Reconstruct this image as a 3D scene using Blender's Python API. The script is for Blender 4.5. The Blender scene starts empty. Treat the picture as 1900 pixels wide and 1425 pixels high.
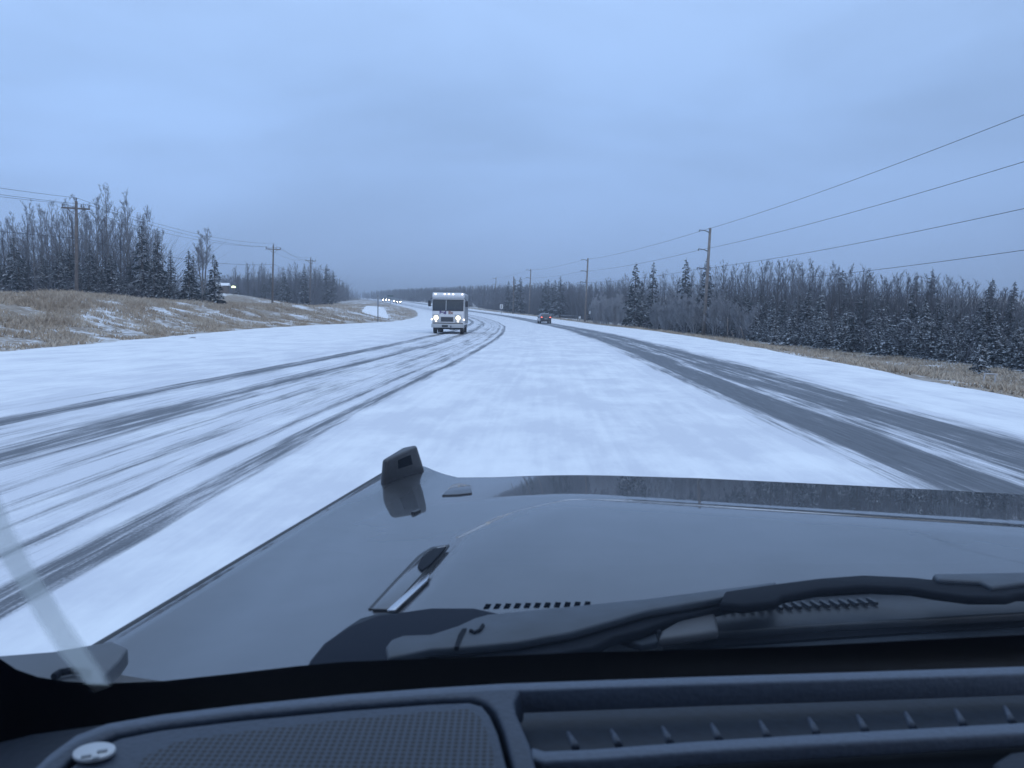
import bpy, bmesh, math, random
import numpy as np
from mathutils import Vector, Matrix
R = math.radians
S = bpy.context.scene
COL = S.collection
rnd = random.Random(7)

# ------------------------------------------------------------------ camera
EYE = Vector((0, 0, 1.62))
CAM_M = Matrix.Rotation(R(90 - 5.22), 3, 'X') @ Matrix.Rotation(R(1.0), 3, 'Z')
cam_d = bpy.data.cameras.new('camera')
cam_d.sensor_width = 36.0
cam_d.lens = 18.0 / (950 / 1427)
cam_d.clip_start = 0.02
cam_d.clip_end = 6000
cam_d.dof.use_dof = True
cam_d.dof.focus_distance = 30
cam_d.dof.aperture_fstop = 12
cam = bpy.data.objects.new('camera', cam_d)
cam.matrix_world = Matrix.Translation(EYE) @ CAM_M.to_4x4()
COL.objects.link(cam)
S.camera = cam

# ------------------------------------------------------------------ world and sun
SUN_EL, SUN_AZ = 24, 150          # elevation, azimuth (deg clockwise from +Y)
W = bpy.data.worlds.new('World'); S.world = W; W.use_nodes = True
nt = W.node_tree; nt.nodes.clear()
def N(t, typ, **kw):
    n = t.nodes.new(typ)
    for k, v in kw.items():
        if k.startswith('i_'):
            key = k[2:]
            key = int(key) if key.isdigit() else key.replace('_', ' ')
            n.inputs[key].default_value = v
        else: setattr(n, k, v)
    return n
out = N(nt, 'ShaderNodeOutputWorld')
sky = N(nt, 'ShaderNodeTexSky', sky_type='NISHITA', sun_disc=False)
sky.sun_elevation = R(SUN_EL); sky.sun_rotation = R(SUN_AZ); sky.air_density = 1.4; sky.dust_density = 2.0
bg1 = N(nt, 'ShaderNodeBackground', i_Strength=0.07)
nt.links.new(sky.outputs[0], bg1.inputs[0])
tc = N(nt, 'ShaderNodeTexCoord')
sep = N(nt, 'ShaderNodeSeparateXYZ'); nt.links.new(tc.outputs['Generated'], sep.inputs[0])
ramp = N(nt, 'ShaderNodeValToRGB'); nt.links.new(sep.outputs['Z'], ramp.inputs[0])
cr = ramp.color_ramp
cr.elements[0].position = 0.0; cr.elements[0].color = (.345, .53, .90, 1)
cr.elements[1].position = 1.0; cr.elements[1].color = (.74, .95, 1.28, 1)
for p, c in ((.08, (.31, .48, .825)), (.25, (.335, .515, .86)), (.42, (.41, .60, .95)), (.7, (.64, .84, 1.13))):
    e = cr.elements.new(p); e.color = (*c, 1)
# cloud mottling: stretched layers of stratus
mp = N(nt, 'ShaderNodeMapping'); mp.inputs['Scale'].default_value = (1.3, 1.3, 4.2); mp.inputs['Location'].default_value = (2.1, .4, .3)
nt.links.new(tc.outputs['Generated'], mp.inputs[0])
nz = N(nt, 'ShaderNodeTexNoise', i_Scale=1.5, i_Detail=5.0, i_Roughness=.5, i_Distortion=.5)
nt.links.new(mp.outputs[0], nz.inputs[0])
r2 = N(nt, 'ShaderNodeMapRange'); r2.interpolation_type = 'SMOOTHSTEP'
for k, v in (('From Min', .3), ('From Max', .72), ('To Min', .96), ('To Max', 1.20)): r2.inputs[k].default_value = v
nt.links.new(nz.outputs[0], r2.inputs['Value'])
# the cloud deck is thinner towards the west (left of the road)
r3 = N(nt, 'ShaderNodeMapRange')
for k, v in (('From Min', -.7), ('From Max', .7), ('To Min', 1.15), ('To Max', .92)): r3.inputs[k].default_value = v
nt.links.new(sep.outputs['X'], r3.inputs['Value'])
mm = N(nt, 'ShaderNodeMath', operation='MULTIPLY'); nt.links.new(r2.outputs[0], mm.inputs[0]); nt.links.new(r3.outputs[0], mm.inputs[1])
bg2 = N(nt, 'ShaderNodeBackground'); nt.links.new(ramp.outputs[0], bg2.inputs[0]); nt.links.new(mm.outputs[0], bg2.inputs[1])
mx = N(nt, 'ShaderNodeMixShader', i_0=.92)
nt.links.new(bg1.outputs[0], mx.inputs[1]); nt.links.new(bg2.outputs[0], mx.inputs[2]); nt.links.new(mx.outputs[0], out.inputs[0])

sun_d = bpy.data.lights.new('sun', 'SUN'); sun_d.energy = .55; sun_d.angle = R(25); sun_d.color = (1, .95, .9)
sun = bpy.data.objects.new('sun', sun_d); COL.objects.link(sun)
sdir = Vector((math.sin(R(SUN_AZ)) * math.cos(R(SUN_EL)), math.cos(R(SUN_AZ)) * math.cos(R(SUN_EL)), math.sin(R(SUN_EL))))
sun.rotation_euler = sdir.to_track_quat('Z', 'Y').to_euler()

S.view_settings.view_transform = 'Standard'; S.view_settings.look = 'None'
S.view_settings.exposure = 0.08; S.view_settings.gamma = 1
S.render.engine = 'CYCLES'
S.cycles.use_denoising = True
S.cycles.max_bounces = 7; S.cycles.diffuse_bounces = 2; S.cycles.glossy_bounces = 3
S.cycles.transparent_max_bounces = 10; S.cycles.transmission_bounces = 4; S.cycles.volume_bounces = 0
S.cycles.sample_clamp_indirect = 6

# ------------------------------------------------------------------ helpers
def ray(px, py):
    return CAM_M @ Vector(((px - 950) / 1427, -(py - 712.5) / 1427, -1))
def P(px, py, z):
    d = ray(px, py); return EYE + d * ((z - EYE.z) / d.z)
YAW = R(11.3)
def car(a, f, z):      # car frame (right, forward, up) -> world
    return Vector((a * math.cos(YAW) + f * math.sin(YAW), -a * math.sin(YAW) + f * math.cos(YAW), z))
def uncar(p):
    return (p.x * math.cos(YAW) - p.y * math.sin(YAW), p.x * math.sin(YAW) + p.y * math.cos(YAW))
def interp(x, pts):
    if x <= pts[0][0]: return pts[0][1]
    for (a, b), (c, d) in zip(pts, pts[1:]):
        if x <= c: return b + (d - b) * (x - a) / (c - a)
    return pts[-1][1]
def sm(t):
    t = max(0., min(1., t)); return t * t * (3 - 2 * t)

def mat(name, col, rough=.6, metal=0, coat=0, emit=None, es=0, noise=None, spec=.5):
    m = bpy.data.materials.new(name); m.use_nodes = True; t = m.node_tree
    b = t.nodes['Principled BSDF']
    b.inputs['Base Color'].default_value = (*col, 1); b.inputs['Roughness'].default_value = rough
    b.inputs['Metallic'].default_value = metal; b.inputs['Coat Weight'].default_value = coat
    b.inputs['Coat Roughness'].default_value = .03; b.inputs['Specular IOR Level'].default_value = spec
    if emit: b.inputs['Emission Color'].default_value = (*emit, 1); b.inputs['Emission Strength'].default_value = es
    if noise:   # (scale, amount, bump)
        tcn = N(t, 'ShaderNodeTexCoord')
        n = N(t, 'ShaderNodeTexNoise', i_Scale=noise[0], i_Detail=4.0)
        t.links.new(tcn.outputs['Object'], n.inputs[0])
        mr = N(t, 'ShaderNodeMapRange'); mr.inputs['From Min'].default_value = .3; mr.inputs['From Max'].default_value = .7
        mr.inputs['To Min'].default_value = 1 - noise[1]; mr.inputs['To Max'].default_value = 1 + noise[1]
        t.links.new(n.outputs[0], mr.inputs['Value'])
        mu = N(t, 'ShaderNodeVectorMath', operation='SCALE'); mu.inputs[0].default_value = col
        t.links.new(mr.outputs[0], mu.inputs['Scale']); t.links.new(mu.outputs[0], b.inputs['Base Color'])
        if noise[2]:
            bp = N(t, 'ShaderNodeBump', i_Strength=noise[2], i_Distance=.002)
            t.links.new(n.outputs[0], bp.inputs['Height']); t.links.new(bp.outputs[0], b.inputs['Normal'])
    return m

class MB:
    def __init__(s): s.v = []; s.f = []; s.sm = False
    def add(s, vs, fs):
        o = len(s.v); s.v += [tuple(v) for v in vs]; s.f += [tuple(i + o for i in f) for f in fs]; return s
    def box(s, x0, x1, y0, y1, z0, z1, M=None):
        vs = [Vector((x, y, z)) for z in (z0, z1) for y in (y0, y1) for x in (x0, x1)]
        if M: vs = [M @ v for v in vs]
        return s.add(vs, [(0, 2, 3, 1), (4, 5, 7, 6), (0, 1, 5, 4), (2, 6, 7, 3), (0, 4, 6, 2), (1, 3, 7, 5)])
    def tube(s, pts, rad, n=8, cap=True):
        pts = [Vector(p) for p in pts]; o = len(s.v)
        if not hasattr(rad, '__len__'): rad = [rad] * len(pts)
        for i, p in enumerate(pts):
            d = (pts[min(i + 1, len(pts) - 1)] - pts[max(i - 1, 0)]).normalized()
            u = d.cross(Vector((.13, .31, .94)) if abs(d.z) < .9 else Vector((1, 0, 0))).normalized(); w = d.cross(u)
            for k in range(n):
                a = 2 * math.pi * k / n; s.v.append(tuple(p + (u * math.cos(a) + w * math.sin(a)) * rad[i]))
        for i in range(len(pts) - 1):
            for k in range(n):
                k2 = (k + 1) % n; s.f.append((o + i * n + k, o + i * n + k2, o + (i + 1) * n + k2, o + (i + 1) * n + k))
        if cap:
            s.f.append(tuple(o + k for k in range(n))[::-1]); s.f.append(tuple(o + (len(pts) - 1) * n + k for k in range(n)))
        return s
    def disc(s, c, nrm, r, th, n=20, sy=1.):
        c = Vector(c); nrm = Vector(nrm).normalized(); u = nrm.cross(Vector((0, 0, 1)) if abs(nrm.z) < .9 else Vector((0, 1, 0))).normalized(); w = nrm.cross(u)
        o = len(s.v)
        for t in (0, th):
            for k in range(n):
                a = 2 * math.pi * k / n; s.v.append(tuple(c + nrm * t + u * math.cos(a) * r + w * math.sin(a) * r * sy))
        for k in range(n):
            k2 = (k + 1) % n; s.f.append((o + k, o + k2, o + n + k2, o + n + k))
        s.f.append(tuple(o + k for k in range(n))[::-1]); s.f.append(tuple(o + n + k for k in range(n)))
        return s
    def prism(s, pts, dz):
        n = len(pts); o = len(s.v)
        s.v += [tuple(p) for p in pts] + [tuple(Vector(p) - Vector((0, 0, dz))) for p in pts]
        s.f.append(tuple(o + i for i in range(n))); s.f.append(tuple(o + n + i for i in range(n))[::-1])
        for i in range(n):
            j = (i + 1) % n; s.f.append((o + i, o + n + i, o + n + j, o + j))
        return s
    def mesh(s, name):
        me = bpy.data.meshes.new(name); me.from_pydata(s.v, [], s.f); me.update(); return me
    def build(s, name, m, parent=None, smooth=False, bevel=0, fix=True):
        me = s.mesh(name)
        if fix and len(s.f) < 20000:
            bm = bmesh.new(); bm.from_mesh(me); bmesh.ops.recalc_face_normals(bm, faces=bm.faces); bm.to_mesh(me); bm.free()
        me.materials.append(m)
        if smooth: me.polygons.foreach_set('use_smooth', [True] * len(me.polygons))
        o = bpy.data.objects.new(name, me); COL.objects.link(o)
        if parent: o.parent = parent; o.matrix_parent_inverse = Matrix.Identity(4)
        if bevel:
            b = o.modifiers.new('bevel', 'BEVEL'); b.width = bevel; b.segments = 3; b.limit_method = 'ANGLE'; b.angle_limit = R(40)
            me.polygons.foreach_set('use_smooth', [True] * len(me.polygons))
        return o
def tag(o, label=None, cat=None, group=None, kind=None):
    for k, v in (('label', label), ('category', cat), ('group', group), ('kind', kind)):
        if v: o[k] = v
    return o
def empty(name, loc, rz=0, label=None, cat=None, group=None):
    o = bpy.data.objects.new(name, None); o.location = loc; o.rotation_euler = (0, 0, rz); o.empty_display_size = .3
    COL.objects.link(o); return tag(o, label, cat, group)
def copy_tree(o, parent=None):
    c = o.copy(); COL.objects.link(c)
    if parent: c.parent = parent
    for ch in list(o.children): copy_tree(ch, c)
    return c

# ------------------------------------------------------------------ lie of the land (metres; x right, y ahead)
C_PTS = [(-60, -.5), (0, 0), (10, .3), (16, .65), (36, 1.5), (65, 2.0), (90, 1.8), (126, .6), (154, -1.8), (185, -6), (250, -20), (400, -58), (550, -100), (900, -190), (2500, -600)]
L_PTS = [(-60, -16.5), (10, -16.5), (26, -17.3), (50, -20), (71, -22), (100, -20.7), (128, -19.2), (170, -21), (210, -26), (250, -32), (400, -67), (550, -109), (900, -200), (2500, -612)]
R_PTS = [(-60, 8), (5, 9.4), (16, 10.8), (32, 12.4), (60, 14.6), (92, 15.6), (128, 14.3), (154, 11.5), (185, 7), (250, -7.5), (400, -47), (550, -91), (900, -180), (2500, -588)]
Z_PTS = [(-60, 0), (128, 0), (154, .35), (185, .9), (250, 2.3), (400, 6.6), (550, 10), (900, 17), (2500, 34)]
def smooth_pts(pts, w=10):
    ys = np.arange(-60, 2501, 2.); v = np.interp(ys, [p[0] for p in pts], [p[1] for p in pts])
    k = np.hanning(2 * w + 1); k /= k.sum(); vp = np.concatenate([np.full(w, v[0]), v, np.full(w, v[-1])])
    return ys, np.convolve(vp, k, 'valid')
_T = {n: smooth_pts(p) for n, p in (('c', C_PTS), ('l', L_PTS), ('r', R_PTS), ('z', Z_PTS))}
def cf(n, y): return float(np.interp(y, *_T[n]))
from mathutils import noise as mnoise
def ns(x, y, s, k=0): return mnoise.noise(Vector((x / s, y / s, k * 7.3)))
def H(x, y):
    zr = cf('z', y); l = cf('l', y); r = cf('r', y)
    if x < l:
        d = l - x
        bank = interp(y, [(0, 2.3), (110, 2.2), (200, 1.5), (400, 1.0)])
        h = zr + bank * sm(d / 13) + min(1, d / 4) * (.35 * ns(x, y, 9) + .12 * ns(x, y, 2.5, 1))
        h += 2.6 * math.exp(-((x + 57) / 9) ** 2 - ((y - 152) / 16) ** 2)
        h += sm((d - 40) / 120) * 4 * (1 if y > 120 else .5)
        return h
    if x > r:
        d = x - r
        return zr - .8 * sm(d / 7) + min(1, d / 4) * (.12 * ns(x, y, 6) + .05 * ns(x, y, 2, 1)) + sm((d - 14) / 60) * 3.0 + sm((d - 60) / 300) * 6
    return zr

def ramp_node(t, pts, col=False):
    r = N(t, 'ShaderNodeValToRGB'); cr = r.color_ramp
    while len(cr.elements) > 1: cr.elements.remove(cr.elements[-1])
    cr.elements[0].position = pts[0][0]; v = pts[0][1]; cr.elements[0].color = (*v, 1) if col else (v, v, v, 1)
    for p, v in pts[1:]:
        e = cr.elements.new(p); e.color = (*v, 1) if col else (v, v, v, 1)
    return r
def L(t, a, b): t.links.new(a, b)
def math_n(t, op, a, b=None, clamp=False):
    n = N(t, 'ShaderNodeMath', operation=op, use_clamp=clamp)
    for i, v in enumerate((a, b)):
        if v is None: continue
        if isinstance(v, (int, float)): n.inputs[i].default_value = v
        else: L(t, v, n.inputs[i])
    return n.outputs[0]

# road surface: packed snow with wheel tracks
def road_material():
    m = bpy.data.materials.new('snowy_road'); m.use_nodes = True; t = m.node_tree; b = t.nodes['Principled BSDF']
    uv = N(t, 'ShaderNodeUVMap'); sp = N(t, 'ShaderNodeSeparateXYZ'); L(t, uv.outputs[0], sp.inputs[0])
    def nz(su, ss, detail=4, rough=.6, off=0):
        mpn = N(t, 'ShaderNodeMapping'); mpn.inputs['Scale'].default_value = (su, ss, 1); mpn.inputs['Location'].default_value = (off, off * 1.7, 0)
        L(t, uv.outputs[0], mpn.inputs[0])
        n = N(t, 'ShaderNodeTexNoise', i_Scale=1.0, i_Detail=float(detail), i_Roughness=rough); L(t, mpn.outputs[0], n.inputs[0]); return n.outputs[0]
    wob = math_n(t, 'MULTIPLY', math_n(t, 'SUBTRACT', nz(.25, .035, 2), .5), .75)
    u = math_n(t, 'ADD', sp.outputs[0], wob)
    un = math_n(t, 'DIVIDE', math_n(t, 'ADD', u, 12), 24)
    pts = [(-12, .02), (-7.9, .38), (-7.5, .36), (-7.25, .8), (-6.9, .78), (-6.7, .4), (-6.0, .42), (-5.6, .72), (-5.3, .72), (-5.05, .4),
           (-4.2, .50), (-3.42, .42), (-3.27, .74), (-3.12, .36), (-2.95, .34), (-2.85, .82), (-2.7, .76), (-2.58, .22), (-1.9, .24), (2.8, .24), (3.3, .44), (3.65, .8), (3.9, .98), (4.3, .96), (4.5, .8), (4.7, .7), (4.95, .76), (5.3, .86), (6.0, .88), (6.5, .55), (7.2, .08)]
    rr = ramp_node(t, [((p + 12) / 24, v) for p, v in pts]); L(t, un, rr.inputs[0])
    st = nz(6.0, .06, 6, .62); st2 = nz(22., .9, 4, .65, 3.); cl = nz(2.2, .22, 5, .65, 9.); gr = nz(60., 40., 3, .6, 4.)
    s = math_n(t, 'ADD', math_n(t, 'MULTIPLY', math_n(t, 'SUBTRACT', st, .5), 1.5), math_n(t, 'MULTIPLY', math_n(t, 'SUBTRACT', st2, .5), .9))
    s = math_n(t, 'ADD', s, math_n(t, 'MULTIPLY', math_n(t, 'SUBTRACT', cl, .5), 1.1))
    s = math_n(t, 'ADD', s, math_n(t, 'MULTIPLY', math_n(t, 'SUBTRACT', gr, .5), .35))
    amp = N(t, 'ShaderNodeMapRange')
    for k, v in (('From Min', .24), ('From Max', .5), ('To Min', .14), ('To Max', 1.)): amp.inputs[k].default_value = v
    L(t, rr.outputs[0], amp.inputs['Value']); s = math_n(t, 'MULTIPLY', s, amp.outputs[0])
    T = math_n(t, 'ADD', rr.outputs[0], s)
    bare = N(t, 'ShaderNodeMapRange'); bare.interpolation_type = 'SMOOTHSTEP'
    for k, v in (('From Min', .36), ('From Max', .9)): bare.inputs[k].default_value = v
    L(t, T, bare.inputs['Value'])
    # thin snow film lets a grey-violet tone through in the worn lanes
    film = math_n(t, 'MULTIPLY', math_n(t, 'ADD', math_n(t, 'MULTIPLY', nz(.8, .4, 6, .68, 5.), 1.45), math_n(t, 'MULTIPLY', nz(5., .16, 5, .65, 6.), .55)), .5)
    fr = ramp_node(t, [(.38, (.80, .82, .85)), (.48, (.74, .76, .80)), (.60, (.62, .64, .70))], True)
    fa = math_n(t, 'ADD', film, math_n(t, 'MULTIPLY', math_n(t, 'SUBTRACT', rr.outputs[0], .12), .3)); L(t, fa, fr.inputs[0])
    asp = ramp_node(t, [(.3, (.045, .05, .06)), (.7, (.13, .14, .16))], True); L(t, st2, asp.inputs[0])
    mxn = N(t, 'ShaderNodeMix', data_type='RGBA'); L(t, bare.outputs[0], mxn.inputs[0]); L(t, fr.outputs[0], mxn.inputs[6]); L(t, asp.outputs[0], mxn.inputs[7])
    L(t, mxn.outputs[2], b.inputs['Base Color'])
    rg = N(t, 'ShaderNodeMapRange'); rg.inputs['To Min'].default_value = .75; rg.inputs['To Max'].default_value = .48; L(t, bare.outputs[0], rg.inputs['Value']); L(t, rg.outputs[0], b.inputs['Roughness'])
    b.inputs['Specular IOR Level'].default_value = .25
    bp = N(t, 'ShaderNodeBump', i_Strength=.35, i_Distance=.03); L(t, math_n(t, 'SUBTRACT', 1, T), bp.inputs['Height']); L(t, bp.outputs[0], b.inputs['Normal'])
    return m
def grid_mesh(name, rows, cols_fn, m, uvfn=None):
    """rows of vertices -> one sheet"""
    vs = []; uvs = []; nc = None
    for y in rows:
        r = cols_fn(y); nc = len(r)
        vs += [p[:3] for p in r]; uvs += [p[3:5] for p in r] if uvfn else []
    fs = [(i * nc + j, i * nc + j + 1, (i + 1) * nc + j + 1, (i + 1) * nc + j) for i in range(len(rows) - 1) for j in range(nc - 1)]
    me = bpy.data.meshes.new(name); me.from_pydata(vs, [], fs); me.materials.append(m)
    if uvfn:
        ul = me.uv_layers.new(name='UVMap'); li = np.empty(len(me.loops), int); me.loops.foreach_get('vertex_index', li)
        ul.data.foreach_set('uv', np.array(uvs)[li].ravel())
    me.polygons.foreach_set('use_smooth', [True] * len(me.polygons))
    o = bpy.data.objects.new(name, me); COL.objects.link(o); return o
rows = list(np.arange(-58, 60, 1.)) + list(np.arange(60, 220, 2.)) + list(np.arange(220, 700, 8.)) + list(np.arange(700, 2400, 50.))
def road_cols(y):
    l = cf('l', y) + .5 * ns(3, y, 3) + .25 * ns(9, y, .8); r = cf('r', y) + .3 * ns(5, y, 4, 2) + .12 * ns(1, y, .9); c = cf('c', y)
    z = cf('z', y)
    out = []
    for k in range(25):
        x = l + (r - l) * k / 24; e = min(x - l, r - x)
        out.append((x, y, z + .02 + .05 * sm(e / 2), x - c, y))
    return out
road = grid_mesh('road', rows, road_cols, road_material(), True); tag(road, kind='structure')

def ground_material():
    m = bpy.data.materials.new('winter_ground'); m.use_nodes = True; t = m.node_tree; b = t.nodes['Principled BSDF']
    tcn = N(t, 'ShaderNodeTexCoord')
    def nz(sc, detail=5, rough=.6, st=(1, 1, 1)):
        mpn = N(t, 'ShaderNodeMapping'); mpn.inputs['Scale'].default_value = st; L(t, tcn.outputs['Object'], mpn.inputs[0])
        n = N(t, 'ShaderNodeTexNoise', i_Scale=sc, i_Detail=float(detail), i_Roughness=rough); L(t, mpn.outputs[0], n.inputs[0]); return n.outputs[0]
    g = ramp_node(t, [(.3, (.19, .155, .125)), (.5, (.28, .24, .20)), (.7, (.40, .36, .32))], True); L(t, nz(1.2, 6, .7), g.inputs[0])
    sn = nz(.22, 6, .68, (1, .6, 1)); sn2 = nz(2.2, 4, .7)
    s = math_n(t, 'ADD', sn, math_n(t, 'MULTIPLY', math_n(t, 'SUBTRACT', sn2, .5), .6))
    mr = N(t, 'ShaderNodeMapRange'); mr.interpolation_type = 'SMOOTHSTEP'; mr.inputs['From Min'].default_value = .44; mr.inputs['From Max'].default_value = .62
    L(t, s, mr.inputs['Value'])
    mxn = N(t, 'ShaderNodeMix', data_type='RGBA'); L(t, mr.outputs[0], mxn.inputs[0]); L(t, g.outputs[0], mxn.inputs[6]); mxn.inputs[7].default_value = (.68, .7, .74, 1)
    L(t, mxn.outputs[2], b.inputs['Base Color']); b.inputs['Roughness'].default_value = .9; b.inputs['Specular IOR Level'].default_value = .1
    return m
MG = ground_material()
lo = [0, .4, .9, 1.5, 2.2, 3, 4, 5, 6, 7.2, 8.5, 10, 11.5, 13, 15, 17, 20, 23, 27, 32, 38, 46, 56, 70, 90, 120, 170, 250, 400, 700, 1200]
def ground_cols(y):
    l = cf('l', y); r = cf('r', y); z = cf('z', y)
    return [(l - d, y, H(l - d, y), ) for d in lo[::-1]] + [(l + .6, y, z - .15), ((l + r) / 2, y, z - .3), (r - .6, y, z - .15)] + [(r + d, y, H(r + d, y)) for d in lo]
ground = grid_mesh('ground', rows, ground_cols, MG); tag(ground, kind='structure')

# snowed-over side road on the left
MS = mat('snow', (.8, .82, .86), .8, noise=(.8, .06, 0))
def side_cols(y):
    c = y * (695 - 950) / 1427; w = 2.6
    return [(c + k * w / 8, y, H(c + k * w / 8, y) + (.07 if abs(k) < 8 else -.05)) for k in range(-8, 9)]
o = grid_mesh('side_road', list(np.arange(140, 216, 1.)), side_cols, MS); tag(o, kind='structure')

# ------------------------------------------------------------------ grass (uncountable)
def blades_object(name, spots, mtl, wid=.035):
    n = len(spots); a = np.array(spots)      # x,y,z,h
    rs = np.random.RandomState(3)
    ang = rs.uniform(0, 6.283, n); lean = rs.normal(0, .6, (n, 2)) * a[:, 3:4]
    w = wid * rs.uniform(.6, 1.4, n)
    v = np.empty((n, 3, 3))
    v[:, 0, 0] = a[:, 0] - np.cos(ang) * w; v[:, 0, 1] = a[:, 1] - np.sin(ang) * w; v[:, 0, 2] = a[:, 2]
    v[:, 1, 0] = a[:, 0] + np.cos(ang) * w; v[:, 1, 1] = a[:, 1] + np.sin(ang) * w; v[:, 1, 2] = a[:, 2]
    v[:, 2, 0] = a[:, 0] + lean[:, 0]; v[:, 2, 1] = a[:, 1] + lean[:, 1]; v[:, 2, 2] = a[:, 2] + a[:, 3]
    me = bpy.data.meshes.new(name); me.vertices.add(n * 3); me.vertices.foreach_set('co', v.ravel())
    me.loops.add(n * 3); me.loops.foreach_set('vertex_index', np.arange(n * 3)); me.polygons.add(n)
    me.polygons.foreach_set('loop_start', np.arange(0, n * 3, 3)); me.update(calc_edges=True)
    me.materials.append(mtl); o = bpy.data.objects.new(name, me); COL.objects.link(o); return o
def grass_mat(name, c0, c1, c2, fs=.35):
    m = bpy.data.materials.new(name); m.use_nodes = True; t = m.node_tree; b = t.nodes['Principled BSDF']
    tcn = N(t, 'ShaderNodeTexCoord')
    n = N(t, 'ShaderNodeTexNoise', i_Scale=fs, i_Detail=5.0, i_Roughness=.7); L(t, tcn.outputs['Object'], n.inputs[0])
    r = ramp_node(t, [(.32, c0), (.5, c1), (.68, c2)], True); L(t, n.outputs[0], r.inputs[0]); L(t, r.outputs[0], b.inputs['Base Color'])
    b.inputs['Roughness'].default_value = .9; b.inputs['Specular IOR Level'].default_value = .1
    return m
MGR = grass_mat('dry_grass', (.29, .23, .17), (.42, .35, .275), (.53, .48, .41))
spots = []
def grass_strip(n, side, y0, y1, d0, d1, h0, h1, thr):
    for _ in range(n):
        y = y0 + (y1 - y0) * rnd.random() ** 1.25; d = d0 + (d1 - d0) * rnd.random()
        x = cf('l', y) - d if side < 0 else cf('r', y) + d
        q = ns(x, y, 3.2, 4) + .6 * ns(x, y, 1.1, 5)
        if q < thr: continue
        if side < 0 and 138 < y < 218 and abs(x + .1787 * y) < 3: continue
        spots.append((x, y, H(x, y) - .02, rnd.uniform(h0, h1) * (.7 + .8 * max(0, q)) * min(1, .35 + d / 2)))
grass_strip(60000, -1, 16, 110, .2, 9, .12, .34, -.02)
grass_strip(60000, -1, 16, 110, 8, 19, .2, .5, -.2)
grass_strip(26000, -1, 100, 260, .2, 30, .25, .55, -.05)
grass_strip(70000, 1, 14, 110, .1, 12, .08, .28, -.35)
grass_strip(14000, 1, 100, 300, .1, 11, .2, .5, -.3)
o = blades_object('grass', spots, MGR); tag(o, 'dry tan roadside grass poking through thin snow on both verges', 'grass', kind='stuff')

# ------------------------------------------------------------------ trees
def snowy_mat(name, col, snow=(.55, .58, .63), lo_=.25, hi_=.8, amt=.75, sc=1.6):
    m = bpy.data.materials.new(name); m.use_nodes = True; t = m.node_tree; b = t.nodes['Principled BSDF']
    ge = N(t, 'ShaderNodeNewGeometry'); s3 = N(t, 'ShaderNodeSeparateXYZ'); L(t, ge.outputs['Normal'], s3.inputs[0])
    tcn = N(t, 'ShaderNodeTexCoord'); n = N(t, 'ShaderNodeTexNoise', i_Scale=sc, i_Detail=4.0); L(t, tcn.outputs['Object'], n.inputs[0])
    up = N(t, 'ShaderNodeMapRange'); up.inputs['From Min'].default_value = lo_; up.inputs['From Max'].default_value = hi_; L(t, s3.outputs[2], up.inputs['Value'])
    pn = N(t, 'ShaderNodeMapRange'); pn.inputs['From Min'].default_value = .38; pn.inputs['From Max'].default_value = .62; pn.inputs['To Max'].default_value = amt; L(t, n.outputs[0], pn.inputs['Value'])
    f = math_n(t, 'MULTIPLY', up.outputs[0], pn.outputs[0])
    c = N(t, 'ShaderNodeMix', data_type='RGBA'); L(t, f, c.inputs[0]); c.inputs[6].default_value = (*col, 1); c.inputs[7].default_value = (*snow, 1)
    L(t, c.outputs[2], b.inputs['Base Color']); b.inputs['Roughness'].default_value = .85; b.inputs['Specular IOR Level'].default_value = .15
    return m
M_NEED = snowy_mat('spruce_needles', (.026, .038, .040), amt=.8, lo_=.1, hi_=.7)
M_NEED2 = snowy_mat('frosted_needles', (.05, .064, .068), snow=(.72, .75, .8), lo_=.05, hi_=.55, amt=1.)
M_BARK = mat('dark_bark', (.075, .068, .065), .9, noise=(3, .3, 0))
M_BIRCH = mat('pale_bark', (.16, .155, .155), .9, noise=(4, .35, 0))
M_TWIG = mat('frosted_twigs', (.19, .2, .225), .9, noise=(.5, .25, 0))
M_TWIG_D = mat('dark_twigs', (.095, .10, .118), .9, noise=(.5, .25, 0))
M_FROST = mat('hoar_frosted_twigs', (.31, .32, .35), .9, noise=(.6, .2, 0))

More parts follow.
